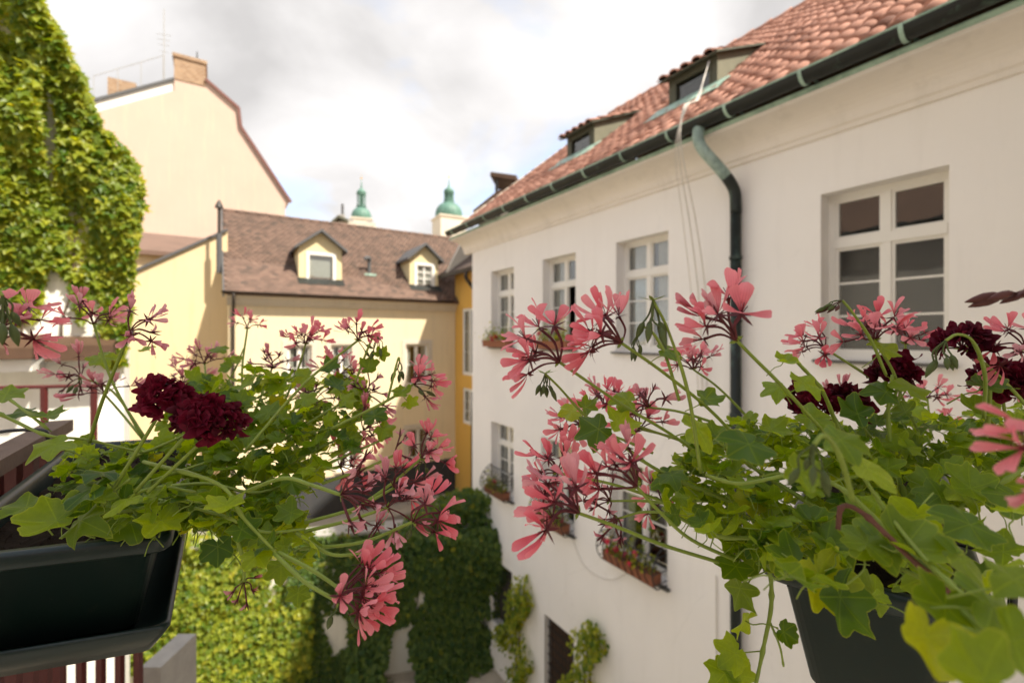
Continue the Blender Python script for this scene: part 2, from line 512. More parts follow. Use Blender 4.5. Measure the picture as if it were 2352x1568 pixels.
M_GOLD = plain('gilded_metal', (0.7, 0.42, 0.08), 0.35, 0.5, metal=0.8)
M_VERGE = plain('red_brown_sheet', (0.17, 0.075, 0.06), 0.6)
M_GREY = plain('grey_sheet', (0.10, 0.10, 0.10), 0.6)
M_TERRA = plain('terracotta', (0.28, 0.11, 0.06), 0.8)
M_BARK = plain('vine_bark', (0.10, 0.07, 0.045), 0.9, var=0.4)
M_LEAF = leafmat('geranium_leaf', (0.045, 0.112, 0.006), (0.270, 0.390, 0.013), 0.46)
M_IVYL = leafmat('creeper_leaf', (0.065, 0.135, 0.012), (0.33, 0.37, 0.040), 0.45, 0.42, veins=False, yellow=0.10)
M_IVYSHADE = leafmat('shaded_ivy_leaf', (0.030, 0.080, 0.016), (0.135, 0.195, 0.036), 0.38, 0.4, veins=False, yellow=0.03)  # darker leaf colour carries the shade beside the white house
M_STEM = plain('green_stem', (0.21, 0.28, 0.04), 0.5, 0.35, var=0.3, scale=40)
M_RUST = plain('rusty_stalk', (0.15, 0.065, 0.05), 0.7, 0.2, var=0.4, scale=50)
M_PEDI = plain('maroon_stalk', (0.11, 0.022, 0.026), 0.55, 0.3, var=0.3, scale=60)
M_BUD = plain('green_bud', (0.075, 0.10, 0.028), 0.6, 0.3, var=0.35, scale=60)
M_PINK = petalmat('pink_petal', (0.34, 0.025, 0.05), (0.83, 0.155, 0.205), (0.88, 0.36, 0.40), 0.5, None, 0.4)
M_FADED = petalmat('faded_petal', (0.22, 0.02, 0.04), (0.62, 0.16, 0.20), (0.78, 0.42, 0.46))
M_DRED = petalmat('dark_red_petal', (0.05, 0.002, 0.008), (0.045, 0.0015, 0.008), (0.16, 0.004, 0.022), 0.22, (0.03, 0.001, 0.004), 0.15)
# ------------------------------------------------------------------ shared builders for houses
def window(parent, x0, x1, z0, z1, y, rows=3, transom=0.70, glass=None, fr=0.055, mid=0.075, curtain=0.0, sill=True, cols=2, room=True, ajar=False, sillmat=None):
    """window set in an opening: frame (part) with panes, sill, curtain and the room behind as sub-parts"""
    w, h = x1 - x0, z1 - z0
    glass = glass or M_GLASS
    f = MB()
    f.box(0, fr, 0, 0.07, 0, h); f.box(w - fr, w, 0, 0.07, 0, h)
    f.box(fr, w - fr, 0.002, 0.068, 0, fr * 1.2); f.box(fr, w - fr, 0.002, 0.068, h - fr, h)
    panes = []
    c0, c1 = fr, w - fr
    zt = h * transom if transom else h - fr
    def light(a, b, lo, hi, nr, nc=1, sash=0.032):
        f.box(a, a + sash, 0.012, 0.052, lo, hi); f.box(b - sash, b, 0.012, 0.052, lo, hi)
        f.box(a + sash, b - sash, 0.014, 0.050, lo, lo + sash); f.box(a + sash, b - sash, 0.014, 0.050, hi - sash, hi)
        ih = (hi - lo - 2 * sash) / nr; iw = (b - a - 2 * sash) / nc
        for k in range(1, nr):
            f.box(a + sash, b - sash, 0.018, 0.046, lo + sash + ih * k - 0.011, lo + sash + ih * k + 0.011)
        for k in range(1, nc):
            f.box(a + sash + iw * k - 0.01, a + sash + iw * k + 0.01, 0.020, 0.044, lo + sash, hi - sash)
        for k in range(nr):
            for q in range(nc):
                panes.append((a + sash + iw * q + 0.004, a + sash + iw * (q + 1) - 0.004, lo + sash + ih * k + 0.006, lo + sash + ih * (k + 1) - 0.006))
    if transom:
        f.box(fr, w - fr, -0.012, 0.066, zt - mid / 2, zt + mid / 2)
    zm = zt - mid / 2 if transom else h - fr
    lo = fr * 1.2
    if cols == 2:
        m0, m1 = w / 2 - mid * 0.35, w / 2 + mid * 0.35
        f.box(m0, m1, -0.006, 0.064, lo, zm)
        spans = [(c0, m0), (m1, c1)]
        if transom:
            f.box(m0, m1, -0.004, 0.064, zt + mid / 2, h - fr)
    else:
        spans = [(c0, c1)]
    for i, (a, b) in enumerate(spans):
        if ajar and i == 1:
            panes_before = len(panes)
            q0 = len(f.v)
            light(a, b, lo, zm, rows)
            for k in range(q0, len(f.v)):          # the right casement stands open into the room
                px, py, pz = f.v[k]; d = b - px; an = R(62)
                f.v[k] = (b - d * math.cos(an) - 0.0, py + d * math.sin(an), pz)
            del panes[panes_before:]
        else:
            light(a, b, lo, zm, rows)
        if transom:
            light(a, b, zt + mid / 2, h - fr, 1)
    o = f.build('window', M_PAINT, parent, loc=(x0, y, z0))
    cache = {}
    for a, b, c, d in panes:
        key = (round(b - a, 3), round(d - c, 3))
        if key not in cache:
            cache[key] = MB().box(0, b - a, 0.0, 0.004, 0, d - c).mesh('pane', glass)
        obj('pane', cache[key], o, (a, 0.030, c))
    if sill:
        MB().box(-0.06, w + 0.06, -y - 0.07, 0.0, -0.045, -0.012).build('sill', sillmat or M_SILL, o)
    if room:
        MB().add([(0.01, 0.09, 0.01), (w - 0.01, 0.09, 0.01), (w - 0.01, 0.09, h - 0.01), (0.01, 0.09, h - 0.01),
                  (-0.4, 1.3, -0.3), (w + 0.4, 1.3, -0.3), (w + 0.4, 1.3, h + 0.2), (-0.4, 1.3, h + 0.2)],
                 [(4, 5, 6, 7), (0, 1, 5, 4), (1, 2, 6, 5), (2, 3, 7, 6), (3, 0, 4, 7)]).build('room_interior', M_ROOM, o)
    if curtain:
        for s_ in (0, 1):
            q = []; n = 14; cw = w * curtain / 2
            for i in range(n + 1):
                xx = fr + 0.02 + cw * i / n if s_ == 0 else w - fr - 0.02 - cw * i / n
                yy = 0.10 + 0.018 * math.sin(i * 1.9)
                q += [(xx, yy, 0.02), (xx, yy, h - 0.03)]
            MB().add(q, [(2 * i, 2 * i + 2, 2 * i + 3, 2 * i + 1) for i in range(n)]).build('curtain', M_CURTAIN, o, True)
    return o

def pantile_mesh(w, l, h=0.055, seg=7, name='tile', m=None):
    vs, fs = [], []
    prof = [(-w / 2, 0.012), (-w * 0.40, 0.0)]
    for i in range(seg + 1):
        a = math.pi * i / seg
        prof.append((-math.cos(a) * w * 0.36 + w * 0.04, math.sin(a) * h + 0.004))
    prof.append((w / 2 + 0.01, 0.0))
    n = len(prof)
    for px, pz in prof: vs.append((px, 0, pz + 0.028))
    for px, pz in prof: vs.append((px * 0.96, l, pz * 0.9 + 0.004))
    for px, pz in prof: vs.append((px, 0, pz * 0.86 + 0.008))
    for i in range(n - 1):
        fs.append((i, i + 1, n + i + 1, n + i))
        fs.append((i, 2 * n + i, 2 * n + i + 1, i + 1))
    mb = MB().add(vs, fs)
    return mb, mb.mesh(name, m, True)
def flat_tile_mesh(w, l, name='tile', m=None):
    t = 0.016
    out = [(-w / 2, l), (-w / 2, 0.03), (-w * 0.28, 0.006), (0, 0), (w * 0.28, 0.006), (w / 2, 0.03), (w / 2, l)]
    n = len(out)
    vs = [(a, b, t + 0.012 * (1 - b / l)) for a, b in out] + [(a, b, 0.012 * (1 - b / l) - 0.004) for a, b in out]
    fs = [tuple(range(n - 1, -1, -1))] + [(i, i + 1, n + i + 1, n + i) for i in range(n - 1)]
    mb = MB().add(vs, fs)
    return mb, mb.mesh(name, m)
def lay_tiles(parent, world, mesh, mb, m, spots, nparts=300, jitter=0.011):
    """spots: local matrices; the tiles that show largest become parts, the rest one mass"""
    pts = []
    eye = Vector((0, 0, H))
    for k, mt in enumerate(spots):
        w_ = world @ mt.translation
        pts.append(((w_ - eye).length, k))
    pts.sort()
    near = {k for _, k in pts[:nparts]}
    rest = MB()
    base = [Vector(v) for v in mb.v]
    for k, mt in enumerate(spots):
        mt = mt @ Matrix.Rotation(random.uniform(-0.045, 0.045), 4, 'Z') @ Matrix.Translation((random.uniform(-jitter, jitter), random.uniform(-jitter * 2, jitter * 2), random.uniform(0, jitter)))
        if k in near:
            obj('tile', mesh, parent, mat=mt)
        else:
            rest.add([mt @ v for v in base], mb.f)
    if rest.v:
        kind(rest.build('tiles_beyond', m, parent, True), 'stuff')
def inview(p, pad=160):
    if p.y < 0.2: return False
    u = CX + FPX * p.x / p.y; v = HY - FPX * (p.z - H) / p.y
    return -pad < u < 2352 + pad and -pad < v < 1568 + pad

# ------------------------------------------------------------------ ground, street
WF = Fr(-1.04, 12.2, -57.46)               # white house: x along its wall towards us, y into the house
YF = Fr(-8.97, 14.75, 32.54)               # yellow house: x along its front, y into the house
ZS = H - 6.4                               # street level
g = MB()
g.add([(-900, -900, -0.2), (900, -900, -0.2), (900, 1500, -0.2), (-900, 1500, -0.2)], [(0, 1, 2, 3)])
kind(g.build('ground', M_EARTH), 'structure')
kind(MB().box(-14, 8, 3, 11.8, -0.19, 0.0).build('courtyard_ground', M_EARTH), 'structure')
g = MB()
a, b, c, d = (-16, 9.2), (-0.6, 12.3), (1.0, 20.5), (-13.5, 12.2)
g.add([(-20, 8.6, ZS), (-0.6, 11.75, ZS), (6.0, 19.0, ZS), (2, 26, ZS), (-22, 26, ZS)], [(0, 1, 2, 3, 4)])
kind(g.build('street', M_ASPHALT), 'structure')
g = MB()
g.prism([(-12, -1.15), (7.95, -1.15), (7.95, 0.3), (-12, 0.3)], ZS, ZS + 0.12, lambda p, q, t: YF.w(p, q, t))
pv = kind(g.build('pavement', M_PAVE), 'structure')
g = MB()
for k in range(11):
    x = -2.0 + k * 0.9
    MB().prism([(x, -1.30), (x + 0.88, -1.30), (x + 0.88, -1.155), (x, -1.155)], ZS, ZS + 0.13, lambda p, q, t: YF.w(p, q, t)).build('kerb_stone', M_STONE, pv)
for k, (x, y, l, w_) in enumerate(((-1.8, -2.9, 0.14, 1.5), (2.0, -3.0, 2.0, 0.12), (5.2, -3.0, 2.0, 0.12))):
    kind(MB().prism([(x, y), (x + l, y), (x + l, y + w_), (x, y + w_)], ZS + 0.004, ZS + 0.008, lambda p, q, t: YF.w(p, q, t)).build('road_marking', M_ROADPAINT), 'structure')

# ------------------------------------------------------------------ white house on the right
wh = thing('white_house', 'long white plastered house with orange tiled roof and copper gutter on the right', 'house', (WF.ox, WF.oy, 0), WF.a)
WM = Matrix.Translation((WF.ox, WF.oy, 0)) @ Matrix.Rotation(WF.a, 4, 'Z')
XE = 13.0
up = []
for (u0, u1) in ((1128, 1180), (1246, 1322), (1415, 1535), (1885, 2180)):
    up.append((WF.x(u0), WF.x(u1), H - 0.24, H + 1.58))
low = []
for (u0, u1) in ((1128, 1179), (1243, 1319), (1400, 1533)):
    low.append((WF.x(u0), WF.x(u1), H - 3.72, H - 2.06))
gz = H - 5.66
ground_holes = [(WF.x(1250), WF.x(1318), H - 7.9, gz), (WF.x(1128), WF.x(1176), H - 6.9, H - 5.35)]
wall = holed(MB(), 0, XE, 0, H + 2.5, up + low + ground_holes, 0.30)
zr = lambda y: H + 2.76 + (y + 0.5) * 0.80       # roof surface
ridge = zr(4.5)
wall.add([(0, 0, 0), (0, 9, 0), (0, 9, H + 2.5), (0, 0, H + 2.5), (0.48, 0, H + 2.5), (0.48, 9, H + 2.5), (0.48, 4.5, ridge - 0.1)], [(0, 1, 2, 3), (3, 2, 5, 4), (4, 5, 6)])
wall.add([(XE, 0, 0), (XE, 9, 0), (XE, 9, H + 2.5), (XE, 4.5, ridge - 0.1), (XE, 0, H + 2.5)], [(4, 3, 2, 1, 0)])
wall.add([(0, 9, 0), (XE, 9, 0), (XE, 9, H + 2.5), (0, 9, H + 2.5)], [(3, 2, 1, 0)])
wall.build('wall', M_WHITE, wh)
prof = [(0.05, H + 2.20), (-0.035, H + 2.20), (-0.035, H + 2.25), (-0.06, H + 2.27)]
for i in range(9):
    a = math.pi / 2 * i / 8
    prof.append((-0.06 - 0.34 * (1 - math.cos(a)), H + 2.275 + 0.24 * math.sin(a)))
prof += [(-0.43, H + 2.52), (-0.43, H + 2.58), (0.05, H + 2.58)]
MB().prism(prof, -0.40, XE, lambda p, q, t: (t, p, q)).build('cornice', M_CORNICE, wh)
MB().prism([(-0.46, H + 2.585), (-0.435, H + 2.555), (-0.43, H + 2.582), (0.0, H + 2.60), (0.0, H + 2.612), (-0.46, H + 2.602)], -0.44, XE, lambda p, q, t: (t, p, q)).build('copper_flashing', M_COPGREEN, wh)
gut = []
GY, GZ, GR = -0.565, H + 2.705, 0.108
for i in range(11):
    a = math.pi + math.pi * i / 10
    gut.append((GY + GR * math.cos(a), GZ + GR * math.sin(a)))
for i in range(10, -1, -1):
    a = math.pi + math.pi * i / 10
    gut.append((GY + (GR - 0.006) * math.cos(a), GZ + (GR - 0.006) * math.sin(a)))
go = MB().prism(gut, -0.25, XE, lambda p, q, t: (t, p, q)).build('gutter', M_COPDARK, wh)
MB().tube([(-0.25, GY - GR, GZ), (XE, GY - GR, GZ)], 0.011, 8).build('gutter_bead', M_COPGREEN, go)
bme = MB()
bp = [(GY + (GR + 0.006) * math.cos(math.pi + math.pi * i / 10), GZ + (GR + 0.006) * math.sin(math.pi + math.pi * i / 10)) for i in range(11)]
bp2 = [(GY + (GR + 0.012) * math.cos(math.pi + math.pi * i / 10), GZ + (GR + 0.012) * math.sin(math.pi + math.pi * i / 10)) for i in range(10, -1, -1)]
bme.prism(bp + bp2, -0.018, 0.018, lambda p, q, t: (t, p, q))
bme.box(-0.016, 0.016, GY + GR, GY + GR + 0.16, GZ - 0.012, GZ)
bme = bme.mesh('bracket', M_COPGREEN)
for k in range(16):
    obj('bracket', bme, go, (0.12 + k * 0.83, 0, 0))
roof = MB()
th = 0.10
roof.prism([(-0.44, zr(-0.44) - 0.03), (4.5, ridge - 0.03), (9.5, zr(-0.52) - 0.03), (9.5, zr(-0.52) - 0.1), (4.5, ridge - 0.13), (-0.44, zr(-0.44) - 0.10)], 0.45, XE + 0.2, lambda p, q, t: (t, p, q))
rf = roof.build('roof', M_DECK, wh)
MB().prism([(-0.54, zr(-0.54) + 0.10), (4.5, ridge + 0.08), (4.5, ridge - 0.14), (-0.54, zr(-0.54) - 0.12)], 0.40, 0.448, lambda p, q, t: (t, p, q)).build('verge_board', M_TRIM, wh)
TW, TC = 0.215, 0.30
tmb, tme = pantile_mesh(TW, TC + 0.08, m=M_TILE)
sl_a = math.atan(0.80)
DORM = [(2.92, 3.78), (5.62, 6.52)]
DY0, DY1 = 0.80, 2.20
spots = []
for r_ in range(23):
    sd = -0.02 + r_ * TC
    y = -0.52 + sd * math.cos(sl_a)
    for c_ in range(int((XE + 0.2) / TW)):
        x = 0.56 + c_ * TW
        ym = y + 0.1
        if y > 4.45 or any(a - 0.06 < x < b + 0.06 and DY0 - 0.06 < ym < DY1 - 0.25 for a, b in DORM):
            continue
        mt = Matrix.Translation((x, y, zr(y) - 0.01)) @ Matrix.Rotation(sl_a, 4, 'X')
        if inview(WM @ mt.translation, 260):
            spots.append(mt)
lay_tiles(rf, WM, tme, tmb, M_TILE, spots)
rid = MB().tube([(0, 0, 0), (0.2, 0, 0.0), (0.42, 0, 0.012)], [0.10, 0.10, 0.115], 10).mesh('ridge_tile', M_TILE, True)
for k in range(32):
    obj('ridge_tile', rid, rf, (0.45 + k * 0.41, 4.5, ridge + 0.0))
ttop = []
for (a, b) in DORM:
    zb, zt_ = zr(DY0) + 0.02, zr(DY0) + 0.53
    zk = lambda y: zt_ + (y - DY0) * (zr(DY1) - zt_) / (DY1 - DY0)
    d = MB()
    # front frame round the window, then the two cheeks
    holed(d, a, b, zb - 0.1, zt_, [(a + 0.12, b - 0.10, zb + 0.05, zt_ - 0.09)], 0.06, DY0)
    d.mi = 1
    for x0, x1 in ((a - 0.0, a + 0.04), (b - 0.04, b)):
        d.prism([(DY0 + 0.003, zb - 0.15), (DY1, zr(DY1) - 0.15), (DY1, zr(DY1)), (DY0 + 0.003, zt_)], x0 - 0.001, x1 + 0.001, lambda p, q, t: (t, p, q))
    do = d.build('dormer', [M_OLIVE, M_OLIVE2], wh)
    MB().box(a + 0.125, b - 0.105, DY0 + 0.04, DY0 + 0.046, zb + 0.055, zt_ - 0.095).build('pane', M_GLASS2, do)
    MB().box(a + 0.05, b - 0.05, DY0 + 0.35, DY0 + 0.37, zb, zt_ - 0.03).build('room_interior', M_ROOM, do)
    fm = MB()
    for q in ((a + 0.12, a + 0.15, zb + 0.05, zt_ - 0.09), (b - 0.13, b - 0.10, zb + 0.05, zt_ - 0.09)):
        fm.box(q[0], q[1], DY0 - 0.012, DY0 + 0.05, q[2], q[3])
    fm.box(a + 0.15, b - 0.13, DY0 - 0.010, DY0 + 0.048, zb + 0.05, zb + 0.08); fm.box(a + 0.15, b - 0.13, DY0 - 0.010, DY0 + 0.048, zt_ - 0.12, zt_ - 0.09)
    fm.build('window_frame', M_OLIVE, do)
    MB().prism([(DY0 - 0.34, zr(DY0 - 0.34) + 0.075), (DY0 - 0.02, zr(DY0) + 0.10), (DY0 + 0.0, zb + 0.05), (DY0 - 0.02, zb + 0.055), (DY0 - 0.35, zr(DY0 - 0.34) + 0.09)], a - 0.25, b + 0.22, lambda p, q, t: (t, p, q)).build('flashing', M_COPGREEN, do)
    MB().prism([(DY0 - 0.14, zk(DY0 - 0.14)), (DY1 + 0.3, zk(DY1 + 0.3)), (DY1 + 0.3, zk(DY1 + 0.3) + 0.03), (DY0 - 0.14, zk(DY0 - 0.14) + 0.03)], a - 0.09, b + 0.09, lambda p, q, t: (t, p, q)).build('roof_board', M_OLIVE, do)
    ka = math.atan((zr(DY1) - zt_) / (DY1 - DY0))
    for r_ in range(6):
        y = DY0 - 0.17 + r_ * 0.285
        for c_ in range(5):
            x = a + 0.0 + c_ * TW * 0.99
            obj('tile', tme, do, mat=Matrix.Translation((x, y, zk(y) + 0.022)) @ Matrix.Rotation(ka, 4, 'X') @ Matrix.Rotation(random.uniform(-0.03, 0.03), 4, 'Z'))
WD = 0.20
for i, (a, b, c, d) in enumerate(up):
    window(wh, a, b, c, d, WD, rows=3, curtain=(0.75, 0.55, 0.7, 0.0)[i], ajar=(i == 1), fr=0.06, mid=0.10)
for i, (a, b, c, d) in enumerate(low):
    window(wh, a, b, c, d, WD, rows=3, curtain=0.35, fr=0.06, mid=0.09)
# ground floor: arched-door grille and a low barred opening
a, b, c, d = ground_holes[0]
gr = MB().box(a, b, 0.16, 0.20, c, d).build('door', M_DARKWOOD, wh)
mb = MB()
for k in range(9):
    x = a + (b - a) * (k + 0.5) / 9
    mb.tube([(x, 0.10, c), (x, 0.10, d - 0.02)], 0.011, 6)
for k in range(12):
    z = c + (d - c) * (k + 0.5) / 12
    mb.box(a + 0.01, b - 0.01, 0.088, 0.098, z - 0.012, z + 0.012)
mb.build('door_grille', M_IRON, gr)
a, b, c, d = ground_holes[1]
gr = MB().box(a, b, 0.22, 0.26, c, d).build('cellar_window', M_ROOM, wh)
mb = MB()
for k in range(7):
    x = a + (b - a) * (k + 0.5) / 7
    mb.tube([(x, 0.06, c), (x, 0.06, d)], 0.012, 6)
mb.build('bars', M_IRON, gr)
# iron window baskets on the middle floor
def basket(x0, x1, z0):
    mb = MB(); n = 9; hh = 0.62
    bulge = lambda t: -0.06 - 0.26 * math.sin(math.pi * min(1, 0.15 + t * 0.85)) ** 0.8
    pts = [(bulge(t), z0 + 0.02 + hh * t) for t in [i / 8 for i in range(9)]]
    for k in range(n):
        x = x0 + (x1 - x0) * k / (n - 1)
        mb.tube([(x, p, q) for p, q in pts], 0.009, 5)
        mb.tube(spline([(x + 0.03, pts[3][0] - 0.01, pts[3][1]), (x + 0.075, pts[4][0] - 0.01, pts[4][1]), (x + 0.05, pts[5][0] - 0.01, pts[5][1]), (x + 0.02, pts[4][0] - 0.01, pts[4][1] + 0.02)], 3), 0.007, 4)
    for i in (0, 6, 8):
        p, q = pts[i]
        mb.tube([(x0, 0.02, q), (x0, p, q), (x1, p, q), (x1, 0.02, q)], 0.010, 5)
    for x in (x0, x1):
        for i in range(1, 8, 2):
            mb.tube([(x, 0.02, pts[i][1]), (x, pts[i][0], pts[i][1])], 0.007, 4)
    return mb.build('window_basket', M_IRON, wh)
for a, b, c, d in low:
    basket(a + 0.02, b - 0.02, c - 0.02)
# downpipe with its swan neck
zs0 = H + 1.86
dp = spline([(7.18, GY, GZ - 0.07), (7.17, GY, GZ - 0.22), (7.20, GY + 0.06, GZ - 0.36), (7.30, -0.28, H + 2.10), (7.37, -0.13, zs0 + 0.02), (7.38, -0.10, zs0 - 0.2), (7.38, -0.10, zs0 - 0.5)], 6)
dpo = MB().tube([(7.38, -0.10, zs0 - 0.3), (7.38, -0.10, 0.2)], 0.066, 14).build('downpipe', M_COPPIPE, wh, True)
nk = [p for p in dp if p.z > zs0 - 0.32]
MB().tube(nk[:21], 0.070, 14).build('swan_neck', M_COPNECK, dpo, True)
MB().tube(nk[20:], 0.0695, 14).build('elbow', M_COPPIPE, dpo, True)
for z in (H + 1.0, H + 0.2, H - 1.0, H - 2.5, H - 4.5):
    MB().tube([(7.38, -0.10, z - 0.02), (7.38, -0.10, z + 0.02)], 0.078, 14).build('pipe_collar', M_COPPIPE, dpo)
cb = thing('hanging_cable', 'loose pale cables hanging from the dormer over the gutter down the white wall', 'cable', WF.w(6.5, -0.6, H))
base = WF.w(6.5, -0.6, H)
for k in range(3):
    j = 0.03 * k
    pts = [WF.w(6.42 + j * 0.3, 0.74, H + 4.25), WF.w(6.60, 0.35, H + 3.75 + j * 0.3), WF.w(6.93 + j, -0.30, H + 3.13), WF.w(7.03 + j, -0.67, H + 2.90), WF.w(7.02 - j * 1.5, -0.70, H + 2.4),
           WF.w(6.98 - j * 2.5, -0.35 - j, H + 1.5), WF.w(6.95 - j * 4, -0.08, H + 0.4 + j * 3), WF.w(6.93 - j * 2, -0.05, H - 0.9)]
    MB().tube([p - base for p in spline(pts, 8)], 0.009 if k < 2 else 0.006, 5).build('strand', M_CABLE, cb, True)
wr = spline([WF.w(x, -0.02, z) for x, z in ((7.05, H - 3.2), (7.06, H - 5), (7.05, H - 7.5))], 4)
cbl = tag(MB().tube(wr, 0.008, 5).build('wall_cable', M_CABLE), 'thin pale cable clipped vertically to the lower white wall', 'cable')
wr = spline([WF.w(WF.x(u), -0.02, WF.z(u, v)) for u, v in ((1318, 1240), (1345, 1300), (1400, 1330), (1450, 1310), (1500, 1280))], 6)
tag(MB().tube(wr, 0.006, 5).build('slack_wire', M_CABLE), 'slack wire looping under the iron window baskets', 'cable')

# ------------------------------------------------------------------ yellow house across the street
yh = thing('yellow_house', 'yellow house with brown tiled roof and two dormers across the street', 'house', (YF.ox, YF.oy, 0), YF.a)
YM = Matrix.Translation((YF.ox, YF.oy, 0)) @ Matrix.Rotation(YF.a, 4, 'Z')
LX = 9.9
ze = H + 1.36
yup = []
for u0, u1 in ((660, 716), (760, 808), (932, 984)):
    yup.append((YF.x(u0), YF.x(u1), H - 1.90, H - 0.28))
ylow = []
for u0, u1 in ((775, 824), (936, 988)):
    ylow.append((YF.x(u0), YF.x(u1), H - 4.78, H - 3.55))
wl = holed(MB(), 0, LX, ZS - 0.1, ze, yup + ylow, 0.2)
zy = lambda y: ze + 0.05 + (y + 0.35) * 0.80
ry = 4.0
wl.add([(0, 0, ZS - 0.1), (0, 8, ZS - 0.1), (0, 8, ze), (0, ry, zy(ry) - 0.1), (0, 0, ze)], [(0, 1, 2, 3, 4)])
wl.build('wall', M_YELLOW, yh)
for (a, b, c, d) in yup + ylow:
    w_ = window(yh, a, b, c, d, 0.10, rows=2, transom=None, glass=M_GLASS2, curtain=0.35, fr=0.06, mid=0.10, sill=True, sillmat=M_TRIM)
    t = MB(); e = 0.16
    t.box(-e, 0, -0.125, -0.09, -0.05, b - b + (d - c) + e); t.box(b - a, b - a + e, -0.125, -0.09, -0.05, (d - c) + e)
    t.box(0, b - a, -0.124, -0.09, d - c, d - c + e)
    t.build('surround', M_TRIM, w_)
MB().box(-0.02, 7.92, -0.05, 0.0, ZS - 0.1, H - 4.92).build('plinth', M_PLINTH, yh)
MB().prism([(0, ze - 0.36), (-0.05, ze - 0.36), (-0.07, ze - 0.30), (-0.12, ze - 0.28), (-0.20, ze - 0.12), (-0.28, ze - 0.08), (-0.28, ze), (0, ze)], -0.05, 7.92, lambda p, q, t: (t, p, q)).build('cornice', M_TRIM, yh)
yr = MB().prism([(-0.36, zy(-0.36) - 0.03), (ry, zy(ry) - 0.03), (8.3, ze), (8.3, ze - 0.06), (ry, zy(ry) - 0.12), (-0.36, zy(-0.36) - 0.09)], -0.12, LX + 2.5, lambda p, q, t: (t, p, q)).build('roof', M_DECK, yh)
MB().prism([(-0.40, zy(-0.40) - 0.14), (ry, zy(ry) - 0.16), (ry, zy(ry) + 0.05), (-0.40, zy(-0.40) + 0.05)], -0.17, -0.125, lambda p, q, t: (t, p, q)).build('verge_board', M_GREY, yh)
gp = [(-0.42 + 0.07 * math.cos(math.pi + math.pi * i / 8), ze + 0.06 + 0.07 * math.sin(math.pi + math.pi * i / 8)) for i in range(9)]
MB().prism(gp, -0.2, 7.6, lambda p, q, t: (t, p, q)).build('gutter', M_DARKPIPE, yh)
px = 0.12
MB().tube(spline([(px, -0.42, ze - 0.01), (px, -0.40, ze - 0.25), (px, -0.10, ze - 0.55), (px, -0.08, ze - 0.9)], 5) + [(px, -0.08, ZS)], 0.05, 10).build('downpipe', M_DARKPIPE, yh, True)
YDORM = [(YF.x(686, 0.45), YF.x(785, 0.45), 1.12, 0.56, 1), (YF.x(941, 0.45), YF.x(1006, 0.45), 1.10, 0.52, 2)]
FW, FC = 0.19, 0.155
fmb, fme = flat_tile_mesh(FW - 0.004, FC + 0.12, m=M_TILE2)
sa = math.atan(0.80)
spots = []
for r_ in range(int((ry + 0.36) / math.cos(sa) / FC)):
    y = -0.38 + r_ * FC * math.cos(sa)
    for c_ in range(int((LX + 0.4) / FW)):
        x = -0.05 + c_ * FW + (FW / 2 if r_ % 2 else 0)
        if any(a + 0.02 < x < b - 0.02 and 0.45 < y < 0.45 + hw / 0.80 for a, b, hw, _, _ in YDORM):
            continue
        mt = Matrix.Translation((x, y, zy(y) - 0.012)) @ Matrix.Rotation(sa, 4, 'X')
        spots.append(mt)
lay_tiles(yr, YM, fme, fmb, M_TILE2, spots, jitter=0.004)
yrid = MB().tube([(0, 0, 0), (0.40, 0, 0.01)], [0.09, 0.105], 8).mesh('ridge_tile', M_TILE2, True)
for k in range(30):
    obj('ridge_tile', yrid, yr, (-0.12 + k * 0.39, ry, zy(ry) - 0.01))
